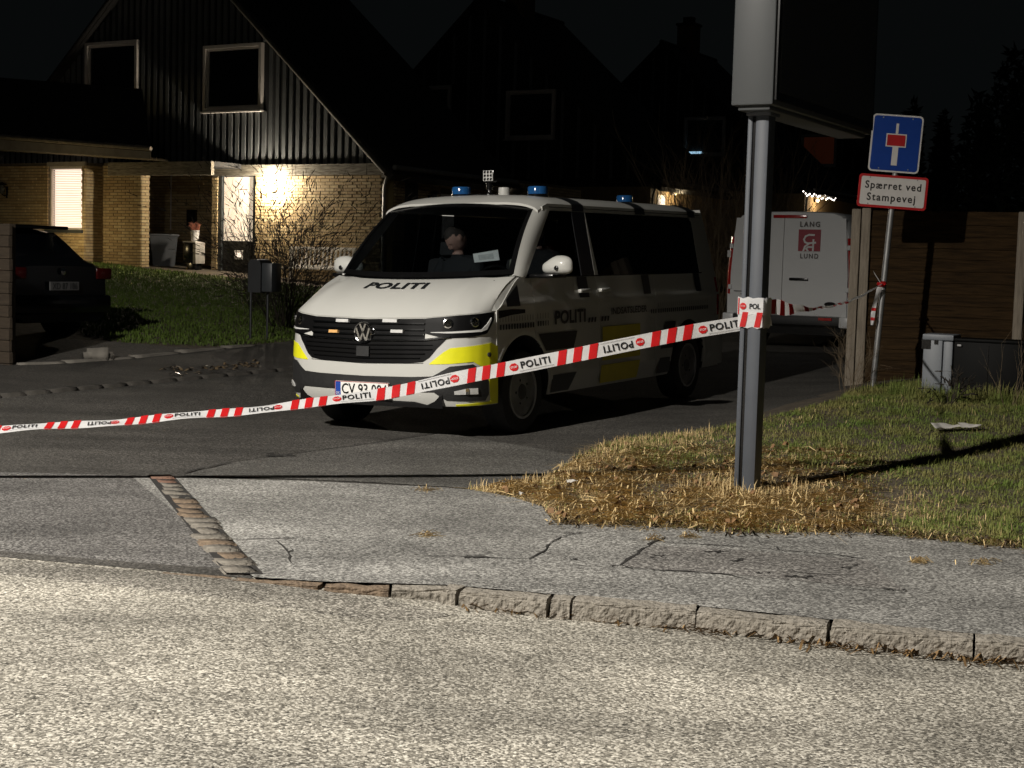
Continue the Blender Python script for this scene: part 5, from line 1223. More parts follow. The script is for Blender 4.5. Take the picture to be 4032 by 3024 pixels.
wx1 = X(334, YD); wz0 = fp(300, 1200, YD)[1] - 1.0; wz1 = fp(300, 640, YD)[1]; wx0 = X(-700, YD)
wn_ = fp(190, 656, YD) + fp(322, 906, YD)
mb = MB(); mb.box(wx0, wn_[0], YD + .004, YD + .28, wz0, wz1); mb.box(wn_[2], wx1 - .004, YD + .004, YD + .28, wz0, wz1); mb.box(wn_[0], wn_[2], YD + .004, YD + .28, wz0, wn_[3]); mb.build('wing_wall', mortar, hs)
mb = MB(); mb.box(wx1 - .28, wx1 - .006, YD + .285, YC - .003, wz0, wz1); mb.build('wing_return', mortar, hs)
brick_field(YD + .02, YC - .01, fp(300, 1260, YD)[1], wz1 - .05, 0, rot=1, org=wx1, pri=2.0)
brick_field(X(-120, YD), wx1, fp(300, 1260, YD)[1], wz1 - .05, YD, holes=((wn_[0], wn_[2], wn_[3] - .02, wn_[1] + .3),), pri=.6)
x0, z1, x1, z0 = wn_; f = .05
mb = MB()
for q in ((x0, x1, z1 - f, z1), (x0, x1, z0, z0 + f), (x0, x0 + f, z0 + f, z1 - f), (x1 - f, x1, z0 + f, z1 - f)): mb.box(q[0], q[1], YD + .05, YD + .12, q[2], q[3])
bw = mb.build('blind_window', frame_white, hs)
mb = MB(); mb.box(x0 + f, x1 - f, YD + .16, YD + .17, z0 + f, z1 - f); mb.build('pane', lit_room, bw)
blind_m = mat('blind_slat_lit', (.60, .52, .46), None, 4, .6, emit=.42, ecol=(1, .80, .66))  # slats glow themselves, standing in for room light on them
mb = MB(); ns_ = 34
for k in range(ns_):
    z = lerp(z0 + f + .01, z1 - f - .02, k / (ns_ - 1)); mb.add([(x0 + f, YD + .10, z), (x1 - f - .05, YD + .10, z), (x1 - f - .05, YD + .13, z + .024), (x0 + f, YD + .13, z + .024)], [(0, 1, 2, 3)])
o = mb.build('blind', blind_m, bw); o['kind'] = 'stuff'
mb = MB(); mb.box(x0 - .04, x1 + .06, YD - .08, YD + .05, z0 - .07, z0 - .002); mb.build('sill', frame_dark, bw)
mb = MB(); mb.box(x0 - .02, x1 + .1, YD - .02, YD + .04, z1 + .002, z1 + .10); mb.build('lintel', fascia_m, bw)
ea, eb = fp(-300, 520, YD - .35), fp(590, 592, YD - .35); fa, fb = fp(-300, 570, YD - .35), fp(590, 625, YD - .35)
mb = MB(); mb.prism([ea, eb, fb, fa], lambda p, q, t: (p, lerp(YD - .35, YD - .31, t), q)); mb.build('fascia', fascia_m, hs)
sa, sb_ = fp(-300, 640, YD - .05), fp(420, 648, YD - .05)
mb = MB(); mb.add([(fa[0], YD - .31, fa[1]), (fb[0], YD - .31, fb[1]), (fb[0], YD + .2, fb[1] - .02), (fa[0], YD + .2, fa[1] - .02), (fa[0], YD - .31, fa[1] + .03), (fb[0], YD - .31, fb[1] + .03), (fb[0], YD + .2, fb[1] + .02), (fa[0], YD + .2, fa[1] + .02)], [(0, 1, 2, 3), (4, 5, 6, 7), (0, 4, 7, 3), (1, 5, 6, 2), (0, 1, 5, 4), (3, 2, 6, 7)]); mb.build('soffit', beam_m, hs)
mb = MB(); mb.add([(ea[0], YD - .36, ea[1]), (eb[0] + .05, YD - .36, eb[1]), (eb[0] - 1.5, YC + .4, eb[1] + 1.5), (ea[0], YC + .4, ea[1] + 1.5), (ea[0], YD - .36, ea[1] - .03), (eb[0] + .05, YD - .36, eb[1] - .03), (eb[0] - 1.5, YC + .4, eb[1] + 1.40), (ea[0], YC + .4, ea[1] + 1.40)], [(0, 1, 2, 3), (7, 6, 5, 4), (0, 4, 5, 1), (1, 5, 6, 2), (2, 6, 7, 3), (3, 7, 4, 0)]); mb.build('wing_roof', roof_m, hs)
tile_m = mat('pale_tile_edge', (.26, .23, .18), (.15, .13, .10), 8, .8)
nt = 16
for k in range(nt):
    u0 = k / nt; u1 = (k + .96) / nt; p = Vector((lerp(ea[0], eb[0] + .1, u0), YD - .40, lerp(ea[1], eb[1], u0) + .035)); q = Vector((lerp(ea[0], eb[0] + .1, u1), YD - .40, lerp(ea[1], eb[1], u1) + .030))
    mb = MB(); mb.tube([p, q], [.058, .050], 8); mb.build('eaves_tile', tile_m, hs, True)
lant_m = black_trim
def lantern(loc, rz, label, lit=0):
    t = thing('wall_lantern', label, 'lamp', loc, rz)
    mb = MB(); mb.lathe([(.012, .16), (.13, .10), (.14, .085), (.03, .08)], 14, lambda p: p + Vector((0, -.17, 0))); mb.build('hood', lant_m, t, True)
    mb = MB(); mb.lathe([(.05, .08), (.075, -.05), (.05, -.10), (.02, -.12)], 10, lambda p: p + Vector((0, -.17, 0))); mb.build('lantern_glass', frame_dark, t, True)
    mb = MB(); mb.tube([(0, 0, -.12), (0, -.10, -.16), (0, -.17, -.12)], .014, 6); mb.tube([(0, 0, .02), (0, -.12, .06)], .012, 6); mb.bbox(-.04, .04, -.02, .0, -.2, .06, .006); mb.build('bracket', lant_m, t); return t
p = hit(30, 745, H1 + D_ * YD, D_); lantern(p, VA, 'dark unlit wall lantern on the brick wall beside the blind window')
yl = sy(1685); lantern(H1 + E_ * (xr + .01) + D_ * yl + Vector((0, 0, fp(1685, 770)[1] + .05)), VA + math.pi / 2, 'black unlit carriage lantern on the brick side wall above the police van')
gl = H1 + E_ * X(215, YD - .9) + D_ * (YD - .9); gl.z = hgt(gl.x, gl.y)
gb = thing('assumed_garden_lamp', 'assumed low lit garden bollard lamp, added unseen between the parked car and the brick wing', 'lamp', gl, VA)  # added lamp, assumed from the bright lower bricks; none is visible
mb = MB(); mb.lathe([(.05, -.1), (.05, .50), (.001, .50)], 12); mb.build('post', black_trim, gb, True); mb = MB(); mb.lathe([(.045, .50), (.045, .60), (.001, .61)], 12); mb.build('lens', mat('assumed_garden_lens', (1, .85, .5), None, 4, .4, emit=4, ecol=(1, .78, .4)), gb, True)
gd = bpy.data.lights.new('assumed_garden_light', 'POINT'); gd.energy = 26; gd.color = (1, .76, .38); gd.shadow_soft_size = .06; go_ = bpy.data.objects.new('light_source', gd); COL.objects.link(go_); go_.parent = gb; go_.location = (0, -.02, .72)
# lay the bricks: the 300 most visible are single parts, the others one joined part
bricks.sort(key=lambda b: b[2])
bx_ = [b for b in bricks]
def bvis(b):
    w = H1 + E_ * b[0].translation.x + D_ * b[0].translation.y + Vector((0, 0, b[0].translation.z)); d = w - CAMPOS; zz = d.dot(FWD)
    px = 2016 + FPX * d.dot(RIGHT) / zz; py = 1512 - FPX * d.dot(UPV) / zz
    s = b[2]
    if px < 20 or px > 1480: s += 3
    if py > 1000: s += 1.5
    if 860 < px < 1420 and py > 800: s += 1
    return s
bx_.sort(key=bvis); rest = MB()
for i, (m, c, pr) in enumerate(bx_):
    if i < 300:
        o = bpy.data.objects.new('brick', bme[c]); COL.objects.link(o); o.parent = hs; o.matrix_basis = m
    else:
        rest.add([m @ v.co for v in bme[c].vertices], [list(p.vertices) for p in bme[c].polygons], c)
o = rest.build('brickwork', brick_m, hs); o['kind'] = 'stuff'
# timber terrace
tb = fp(600, 1112, -.9); te = fp(1010, 1112, -.9); tz = fp(800, 1108, -.9)[1]
ter = thing('timber_terrace', 'low pale timber terrace in front of the lit front door', 'terrace', H1, VA)
deck_m = mat('deck_wood', (.40, .32, .24), (.24, .19, .14), 5, .8, bump=.3, stretch=(1, 8, 8))
for k in range(9):
    y = -1.25 + k * .145; mb = MB(); mb.bbox(X(585, -1.0) + .05, X(1400, -1.0), y, y + .138, tz - .035, tz, .006); mb.build('deck_board', deck_m, ter)
mb = MB(); mb.box(X(585, -1.0) + .06, X(1400, -1.0) - .02, -1.23, .0, tz - .5, tz - .04); mb.build('deck_frame', deck_m, ter)
mb = MB(); mb.bbox(xd0 - .1, xd1 + .1, -.42, -.02, tz + .001, tz + .10, .01); mb.build('door_step', frame_dark, hs)

# further houses down the row
ped = mat('brick_far', (.34, .24, .12), (.22, .15, .075), 12, .85, bump=.4)
def far_house(t, label, win, pane, chim):
    o = mkhouse(t, label)
    mb = MB(); mb.prism([(xl, ze), (xc, za), (xr, ze), (xr, -1.5), (xl, -1.5)], lambda a, b, q: (a, lerp(.0, .25, q), b)); mb.build('gable_wall', gable_black, o)
    mb = MB(); mb.box(xr - .25, xr, .26, 9, -1.5, ze); mb.build('side_wall', ped, o)
    mb = MB(); mb.box(xd1, xr, -.03, -.004, -1.0, zs0); mb.build('front_wall', ped, o)
    for w, pn in win: window(o, w, pn)
    roof_of(o, 5.2, raked=False); gutter(o, 5.0)
    mb = MB(); mb.box(X(425), X(832), -1.05, .8, zs0 - .1, zs0 + .25); mb.build('porch_roof', fascia_m, o)
    if chim:
        mb = MB(); mb.bbox(xc - .35, xc + .35, 2.0, 2.7, za - 1.0, za + 1.1, .02); c = mb.build('chimney', mat('chimney_brick', (.10, .075, .045), None, 9, .9), o); mb = MB(); mb.bbox(xc - .40, xc + .40, 1.95, 2.75, za + 1.1, za + 1.2, .02); mb.box(xc - .2, xc + .2, 2.2, 2.5, za + 1.2, za + 1.45); mb.build('chimney_cap', roof_m, c)
    planks(o, xc - half * .92, xc + half * .92, .55, [rc(w) for w, _ in win], zs1, -.03)
    return o
grey_pane = mat('grey_pane', (.05, .055, .055), None, 4, .25)
h2 = far_house(13.4, 'second dark row house whose gable carries one pale-framed window', [(wr, pane_dark), (wl, pane_dark)], None, True)
h3 = far_house(26.8, 'third dark row house with chimney and a greyish gable window', [(wr, grey_pane)], None, True)
red_room = mat('dim_red_room', (.2, .06, .03), None, 4, .6, emit=.008, ecol=(1, .25, .10))
h4 = far_house(40.2, 'far row house at the end with a dim red-lit gable window', [(wr, red_room)], None, False)
mb = MB(); mb.box(wr[0] + .25, wr[0] + .75, -.10, -.03, wr[3] + .08, wr[3] + .16); mb.build('sill_glow', mat('sill_blue_lit', (.3, .5, .7), None, 4, .5, emit=.75, ecol=(.45, .75, 1)), h3)  # blue piece at the window sill, drawn as a glowing box
def added_wall_light(t, px, py, pw, col, label):
    """assumed or added wall lamp on the street side of a house"""
    o = H1 + D_ * t + E_ * xr; y = (lambda p: (p - H1 - D_ * t).dot(D_))(hit(px, py, o, E_)); z = hit(px, py, o, E_).z
    L = thing('wall_lamp', label, 'lamp', H1 + D_ * (t + y) + E_ * (xr + .02) + Vector((0, 0, z - H1.z)), VA + math.pi / 2)
    mb = MB(); mb.lathe([(.001, -.07), (.05, -.05), (.07, 0), (.05, .05), (.001, .07)], 14, lambda p: p + Vector((0, -.12, 0))); mb.build('globe', mat('lamp_small_lit', (1, .85, .6), None, 4, .4, emit=2.5, ecol=(1, .8, .5)), L, True)
    mb = MB(); mb.bbox(-.05, .05, -.05, 0, -.06, .06, .008); mb.build('bracket', black_trim, L)
    d = bpy.data.lights.new('added_wall_light', 'POINT'); d.energy = pw; d.color = col; d.shadow_soft_size = .06; q = bpy.data.objects.new('light_source', d); COL.objects.link(q); q.parent = L; q.location = (0, -.35, -.1)
added_wall_light(13.4, 2640, 760, 38, (1, .78, .46), 'assumed small lit globe lamp on the side wall of the second row house')  # globe and light assumed from the lit brick wall
added_wall_light(26.8, 3205, 790, 30, (1, .76, .48), 'assumed small lit globe lamp below the string lights of the third row house')  # light added for the lit bricks here; its globe is assumed
added_wall_light(0, 1945, 730, 16, (1, .80, .52), 'added globe lamp lighting the far side wall of the first row house')  # globe and light added to brighten this wall; no lamp known here
# lit window strip on house two
yz0, yz1 = [(lambda p: (p - H1 - D_ * 13.4).dot(D_))(hit(px, 780, H1 + D_ * 13.4 + E_ * xr, E_)) for px in (2588, 2618)]
mb = MB(); mb.box(xr - .02, xr + .02, yz0, yz1, .6, 2.05); w = mb.build('side_window', frame_white, h2); mb = MB(); mb.box(xr + .021, xr + .028, yz0 + .06, yz1 - .06, .7, 1.95); mb.build('pane', curtain, w)
# string lights under the eaves of house three
sl3 = thing('string_lights', 'string of small white fairy lights hung under the eaves of the third house', 'lights')
bulb = mat('fairy_bulb_lit', (1, .95, .9), None, 3, .4, emit=5.0, ecol=(1, .9, .8))
o3 = H1 + D_ * 26.8 + E_ * (xr + .42); prev = None; pts = []
for k in range(22):
    px = 3165 + k * 5.9 + rnd.uniform(-2, 2); py = 752 + k * 1.15 + 9 * abs(math.sin(k * .9)) + rnd.uniform(0, 8)
    p = hit(px, py, o3, E_); pts.append(p)
    mb = MB(); mb.lathe([(.001, -.035), (.03, 0), (.001, .035)], 6, lambda q: q + p); mb.build('bulb', bulb, sl3)
mb = MB(); mb.tube(pts, .006, 4); mb.build('cable', black_trim, sl3)

# ------------------------------------------------------------------ grass and plants
def in_poly(x, y, P):
    c = False; j = len(P) - 1
    for i in range(len(P)):
        if (P[i][1] > y) != (P[j][1] > y) and x < (P[j][0] - P[i][0]) * (y - P[i][1]) / (P[j][1] - P[i][1]) + P[i][0]: c = not c
        j = i
    return c
def wpoly(pxs): return [(lambda p: (p.x, p.y))(gp(*q)) for q in pxs]
def grass(name, label, P, n, h, w, m, cat, dens=None, flat=.25, seed=1, seg=2):
    r = random.Random(seed); x0 = min(p[0] for p in P); x1 = max(p[0] for p in P); y0 = min(p[1] for p in P); y1 = max(p[1] for p in P)
    V = []; F = []; k = 0; tries = 0
    while k < n and tries < n * 12:
        tries += 1; x = r.uniform(x0, x1); y = r.uniform(y0, y1)
        if not in_poly(x, y, P): continue
        if dens and r.random() > dens(x, y): continue
        a = r.uniform(0, 6.283); hh = h * r.uniform(.35, 1.3) * (.65 + .7 * abs(noise.noise(Vector((x * 3.1, y * 3.1, 5))) + .25)); ww = w * r.uniform(.6, 1.2); z = hgt(x, y) - .004
        ln = r.gauss(0, 1) * flat + flat * .8; dx, dy = math.cos(a), math.sin(a); px, py = -dy * ww / 2, dx * ww / 2
        o = len(V); m1 = (x + dx * ln * hh * .35, y + dy * ln * hh * .35, z + hh * .6 * max(.15, 1 - .3 * abs(ln))); t = (x + dx * ln * hh, y + dy * ln * hh, z + hh * max(.08, 1 - .55 * abs(ln)))
        V += [(x - px, y - py, z), (x + px, y + py, z), (m1[0] - px * .8, m1[1] - py * .8, m1[2]), (m1[0] + px * .8, m1[1] + py * .8, m1[2]), t]
        F += [(o, o + 1, o + 3, o + 2), (o + 2, o + 3, o + 4)]; k += 1
    me = bpy.data.meshes.new(name); me.from_pydata(V, [], F); me.materials.append(m)
    return tag(link(bpy.data.objects.new(name, me)), label, cat, None, 'stuff')
def leafmat(name, c, c2, scale=3.0):
    return mat(name, c, c2, scale, .7, contrast=.22, spec=.25, detail=3)
g_green = leafmat('verge_green', (.105, .165, .028), (.22, .195, .070), 2.6); g_dry = leafmat('straw', (.68, .52, .27), (.38, .27, .125), 7); g_lawn = leafmat('lawn_green', (.10, .155, .025), (.065, .10, .018), 1.2)
VP = wpoly([(1840, 1928), (2002, 1958), (2133, 1998), (2190, 2066), (2637, 2080), (2910, 2102), (3414, 2100), (4032, 2166), (4500, 2215), (4700, 1480), (4032, 1480), (3345, 1535), (3313, 1572), (3011, 1648), (2809, 1690), (2446, 1726), (2284, 1792), (2133, 1882)])
PBx, PBy = PB.x, PB.y
def dd_green(x, y):
    d = math.hypot(x - PBx, (y - PBy)); n = noise.noise(Vector((x * 1.3, y * 1.3, 4)))
    cl_ = .35 + .65 * ss(-.3, .2, noise.noise(Vector((x * 5, y * 5, 8))))
    return cl_ * max(0.05, ss(.5, 1.7, d + n * .6) * (ss(-.9, .9, x - PBx + (y - PBy) * .0 + n) * .85 + .15 * ss(9.4, 11, y)) + .15 * n)
def dd_dry(x, y):
    n = noise.noise(Vector((x * 1.1 + 9, y * 1.1, 2))); k = ss(1.6, .2, x - PBx + n * .8) 
    cl_ = .25 + .75 * ss(-.25, .25, noise.noise(Vector((x * 4, y * 4, 1))))
    return cl_ * max(.10, min(1, k * .9 + .25 * n)) * lerp(1, .45, ss(10.0, 12.0, y))
grass('verge_grass', 'short green verge grass running from the footway back to the fence', VP, 105000, .050, .0058, g_green, 'grass', dd_green, .95, 3)
grass('dry_grass', 'dry straw-coloured grass matted round the foot of the dark post', VP, 20000, .060, .0045, g_dry, 'grass', dd_dry, 2.3, 4)
EP = wpoly([(1840, 1926), (2133, 1884), (2284, 1794), (2446, 1728), (2809, 1692), (2809, 1735), (2500, 1770), (2380, 1830), (2250, 1900), (1990, 1945)])
grass('edge_grass', 'taller straw tufts along the broken edge of the side street', EP, 2400, .075, .0045, g_dry, 'grass', None, 1.2, 5)
TP = [(PBx + math.cos(t) * .48 + .02, PBy + math.sin(t) * .42 - .03) for t in [i * .4 for i in range(16)]]
grass('tall_straw', 'tall bleached straw standing close round the dark post', TP, 1100, .12, .005, g_dry, 'grass', None, 1.2, 6)
FPp = wpoly([(3345, 1560), (3440, 1545), (3620, 1575), (4032, 1600), (4032, 1545), (3600, 1540)])
grass('fence_grass', 'long dark grass along the foot of the timber fence', FPp, 3500, .16, .006, g_green, 'grass', None, .5, 7)
hl_ = lambda x, y: (lambda p: (p.x, p.y))(H1 + E_ * x + D_ * y)
LP = [hl_(X(-60, YD), YD - .9), hl_(X(330, YD), YD - .05), hl_(X(345, YC), YC - .02), hl_(X(585, -1.2), -1.27), hl_(X(1480, -1.2), -1.27)] + wpoly([(1800, 1262), (1200, 1340), (880, 1366), (480, 1352), (335, 1322)])
grass('front_lawn', 'short green front lawn between terrace and driveway edging', LP, 62000, .075, .018, g_lawn, 'grass', None, .5, 8)
# matted stems lying over the verge, bits along the kerb foot
def strewn(name, label, n, pick, L, w, m, zo=.01, seed=3):
    r = random.Random(seed); V = []; F = []
    for i in range(n):
        x, y, z = pick(r); a = r.gauss(0, .7); l = L * r.uniform(.4, 1.3); b = a + r.uniform(-.5, .5); o = len(V); ww = w * r.uniform(.6, 1.3)
        p = [(x, y), (x + math.cos(a) * l / 2, y + math.sin(a) * l / 2), (x + math.cos(a) * l / 2 + math.cos(b) * l / 2, y + math.sin(a) * l / 2 + math.sin(b) * l / 2)]
        for k, (qx, qy) in enumerate(p):
            zz = z + zo + r.uniform(0, .03) * (k % 2); V += [(qx - math.sin(a) * ww, qy + math.cos(a) * ww, zz), (qx + math.sin(a) * ww, qy - math.cos(a) * ww, zz + .003)]
        F += [(o, o + 1, o + 3, o + 2), (o + 2, o + 3, o + 5, o + 4)]
    me = bpy.data.meshes.new(name); me.from_pydata(V, [], F); me.materials.append(m)
    return tag(link(bpy.data.objects.new(name, me)), label, 'straw', None, 'stuff')
def pick_verge(r):
    while True:
        px = r.uniform(1900, 3400); py = r.uniform(1760, 2095); p = gp(px, py)
        if in_poly(p.x, p.y, VP) and r.random() < dd_dry(p.x, p.y): return p
def pick_edge(r):
    px = r.uniform(2150, 4060); p = gp(px, interp(px, [(2150, 2064), (2637, 2080), (2910, 2102), (3414, 2100), (4032, 2166)]) + r.gauss(-4, 9)); return p
def gr_(px, py):
    d = ray(px, py); z = roadz(.8); return CAMPOS + d * ((z - CAMH) / d.z)
def pick_kerb(r):
    px = r.choice([r.gauss(2000, 130), r.gauss(2330, 120), r.gauss(2720, 90), r.gauss(3200, 120), r.gauss(3550, 130), r.gauss(3900, 70), r.uniform(1850, 4050)]); px = max(1830, min(4050, px))
    q = gr_(px, interp(px, [(1800, 2384), (2183, 2412), (2758, 2474), (3283, 2539), (3848, 2595), (4032, 2612)]) + r.gauss(14, 7)); return (q.x, q.y, roadz(q.x))
strewn('straw_litter', 'matted straw stems lying over the verge', 3600, pick_verge, .20, .0034, g_dry, .015, 11)
strewn('straw_litter', 'straw and leaf bits along the back of the footway', 500, pick_edge, .10, .0025, g_dry, .008, 12)
strewn('straw_litter', 'straw and dead leaves caught at the foot of the kerb', 420, pick_kerb, .10, .004, leafmat('dead_leaf', (.30, .19, .08), (.10, .06, .03), 20), .004, 13)
dleaf = leafmat('dead_leaf_brown', (.26, .15, .07), (.09, .05, .025), 25)
strewn('leaf_litter', 'brown dead leaves scattered through the verge grass', 170, pick_verge, .045, .014, dleaf, .025, 16)
strewn('leaf_litter', 'dark soil crumbs and leaf bits along the verge edge', 260, pick_edge, .05, .008, leafmat('soil_crumb', (.09, .065, .04), (.04, .028, .018), 25), .006, 17)
def pick_tuft(r):
    c = r.choice([(3850, 2222, 60, 10), (3600, 2218, 30, 6), (1660, 2115, 40, 6), (2560, 2130, 30, 8), (2690, 2120, 25, 5), (1680, 1935, 60, 8)]); return gp(c[0] + r.gauss(0, c[2] * .5), c[1] + r.gauss(0, c[3] * .5))
strewn('straw_litter', 'small tufts of pale straw lying on the footway', 170, pick_tuft, .07, .0018, g_dry, .006, 14)
# litter on the verge
wht = mat('litter_white', (.60, .58, .54), (.45, .43, .40), 20, .7)
def litter(px, py, sx, sy, label, seed):
    p = gp(px, py); r = random.Random(seed); mb = MB(); n = 9
    mb.grid(6, 3, lambda u, v: Vector(((u - .5) * sx, (v - .5) * sy, .05 + .025 * noise.noise(Vector((u * 3 + seed, v * 2, 0))) + .012 * (v if u < .5 else 1 - v)))); o = mb.build('litter', wht, None, True); o.location = p; o.rotation_euler = (.25, 0, .2); return tag(o, label, 'litter')
litter(3725, 1702, .24, .10, 'crumpled white paper scrap on the grass before the cabinets', 3); litter(3820, 1700, .20, .08, 'pointed white paper scrap on the grass beside the crumpled one', 9)
for k, (px, py) in enumerate([(2240, 1925), (2270, 1923)]): pass
litter(2250, 1926, .07, .03, 'tiny white cigarette-sized scrap at the grass edge by the footway', 5)
litter(2050, 1976, .025, .02, 'small white pebble-like crumb on the footway near the grass point', 6)

bark = mat('bark_dark', (.030, .022, .014), (.016, .012, .008), 30, .9); twig_m = mat('twig_brown', (.15, .11, .065), (.08, .058, .034), 30, .9)
def branchy(V, F, p, d, L, r, depth, R, spread=.55, droop=0.0, tips=None):
    n = 4; pts = [p.copy()]; q = p.copy(); dd = d.copy()
    for i in range(n):
        dd = (dd + Vector((R.gauss(0, .10), R.gauss(0, .10), R.gauss(0, .06) - droop * i / n))).normalized(); q = q + dd * (L / n); pts.append(q.copy())
    o = len(V); a = dd.orthogonal().normalized(); b = dd.cross(a)
    for i, s in enumerate(pts):
        rr = r * (1 - .7 * i / n)
        for k in range(3): t = 2.094 * k; V.append((s + (a * math.cos(t) + b * math.sin(t)) * rr)[:])
    for i in range(n):
        for k in range(3): F.append((o + i * 3 + k, o + i * 3 + (k + 1) % 3, o + (i + 1) * 3 + (k + 1) % 3, o + (i + 1) * 3 + k))
    if depth > 0:
        for i in range(1, n + 1):
            for c in range(R.choice((1, 1, 2))):
                nd = (dd + Vector((R.gauss(0, spread), R.gauss(0, spread), R.gauss(.1, spread * .6)))).normalized(); branchy(V, F, pts[i], nd, L * R.uniform(.3, .55), r * .5, depth - 1, R, spread, droop, tips)
    elif tips is not None: tips.append((pts[-1], dd))
def shrub(name, label, base, n, h, lean, r0, seed, m, depth=2, spread=.5, droop=0.0, heads=None, basew=.25, group=None):
    R = random.Random(seed); t = thing(name, label, 'shrub', base, 0, group); V = []; F = []; tips = []
    for i in range(n):
        a = R.uniform(0, 6.283); k = R.uniform(0, 1); d = Vector((math.cos(a) * lean * k, math.sin(a) * lean * k, 1)).normalized(); p = Vector((math.cos(a), math.sin(a), 0)) * basew * R.uniform(0, 1)
        branchy(V, F, p, d, h * R.uniform(.55, 1.0), r0 * R.uniform(.6, 1.1), depth, R, spread, droop, tips)
    me = bpy.data.meshes.new('branches'); me.from_pydata(V, [], F); me.materials.append(m); o = link(bpy.data.objects.new('branches', me), t); o['kind'] = 'stuff'
    if heads:
        V = []; F = []
        for p, d in tips:
            if R.random() < .65:
                L = heads * R.uniform(.5, 1.2); a = d.orthogonal().normalized(); b = d.cross(a)
                for s in range(4):
                    c = p + d * (L * (s / 3)); ww = .0065 * (1.2 - .2 * s); o_ = len(V)
                    for k in range(4): tt = 1.57 * k + s; V.append((c + (a * math.cos(tt) + b * math.sin(tt)) * ww * R.uniform(.6, 1.4))[:])
                    if s: F += [(o_ - 4 + k, o_ - 4 + (k + 1) % 4, o_ + (k + 1) % 4, o_ + k) for k in range(4)]
        me = bpy.data.meshes.new('seed_heads'); me.from_pydata(V, [], F); me.materials.append(m); o = link(bpy.data.objects.new('seed_heads', me), t); o['kind'] = 'stuff'
    return t
SHB = gp(1120, 1290)
shrub('garden_shrub', 'big bare shrub with drooping seed heads in front of the lit brick wall', SHB, 64, 1.85, .85, .0075, 21, bark, 2, .42, .10, .15, .30)
p = gp(1000, 1215); shrub('garden_shrub', 'low twiggy bush at the terrace edge beside the letter box', p, 12, 1.0, .9, .007, 22, bark, 2, .5, .05, None, .1)
for i, (px, py, D, h, n) in enumerate([(2790, 1080, 27, 2.5, 40), (2950, 1080, 28, 2.5, 36), (2670, 1080, 33, 2.6, 26)]):
    b = at(px, py, D); b.z = hgt(b.x, b.y); shrub('bare_bush', ['tall bare bush rising behind the police van roof', 'tall bare bush between the dark post and the police van', 'thin bare bush by the second house wall'][i], b, n, h, .32, .016, 30 + i, twig_m, 2, .33, 0, None, .6)
p = gp(3350, 1545); shrub('dead_weed', 'dead tangled weed at the foot of the fence end post', p, 14, .55, .8, .004, 41, twig_m, 2, .6, .1, None, .12)
p = gp(3735, 1590); shrub('dark_weed', 'dark leafy weed in front of the pale grey cabinet', p, 10, .30, .9, .006, 42, bark, 1, .7, .2, .09, .08)
p = gp(3980, 1600); shrub('dead_weed', 'upright dry stalks beside the wide dark cabinet', p, 8, .6, .45, .003, 43, twig_m, 1, .4, 0, None, .2)
p = gp(845, 1240)
# evergreens beyond the fence, black against the sky
def conifer(base, h, r, label, seed):
    R = random.Random(seed); t = thing('conifer', label, 'tree', base, 0, 'dark evergreens behind the fence'); mb = MB(); mb.tube([(0, 0, -.3), (0, 0, h * .9)], [.14, .03], 7); mb.build('trunk', bark, t)
    V = []; F = []
    for i in range(2600):
        z = h * (1 - R.random() ** .6) * .98 + .2; rr = r * (1 - z / (h + .3)) ** .8 * R.uniform(.55, 1.1); a = R.uniform(0, 6.283); c = Vector((rr * math.cos(a), rr * math.sin(a), z)); s = R.uniform(.10, .22)
        d = Vector((R.gauss(0, 1), R.gauss(0, 1), R.gauss(0, .7) + .4)).normalized(); e = d.orthogonal().normalized(); o = len(V); V += [(c - e * s * .4)[:], (c + e * s * .4)[:], (c + d * s)[:]]; F.append((o, o + 1, o + 2))
    me = bpy.data.meshes.new('foliage'); me.from_pydata(V, [], F); me.materials.append(leafmat('conifer_green', (.012, .018, .010), (.006, .009, .005), 3)); o = link(bpy.data.objects.new('crown', me), t); o['kind'] = 'stuff'
for i, (px, D, top, r) in enumerate([(3570, 34, 405, .55), (3690, 33, 450, .6), (3830, 30, 380, 1.0), (3950, 28, 200, 1.3), (4080, 26, 60, 1.5), (3470, 45, 640, 1.2)]):
    b = at(px, 1000, D); b.z = hgt(b.x, b.y); z = at(px, top, D).z; conifer(b, z - b.z, r, ['slim dark conifer behind the blue road sign', 'slim dark conifer right of the blue sign', 'dark conifer over the fence middle', 'tall dark conifer over the fence post', 'tallest dark conifer at the fence end', 'low broad conifer far behind the sign'][i], 60 + i)
# fallen leaves and wet glints in the far gutter
lf = mat('wet_leaf', (.20, .15, .09), (.10, .07, .04), 20, .3)
def pick_gut(r): t = r.random(); return gp(lerp(640, 1000, t) + r.gauss(0, 14), lerp(1468, 1436, t) + r.gauss(0, 9))
strewn('leaf_litter', 'pale wet leaves lying in the gutter across the street', 60, pick_gut, .12, .018, lf, .012, 15)

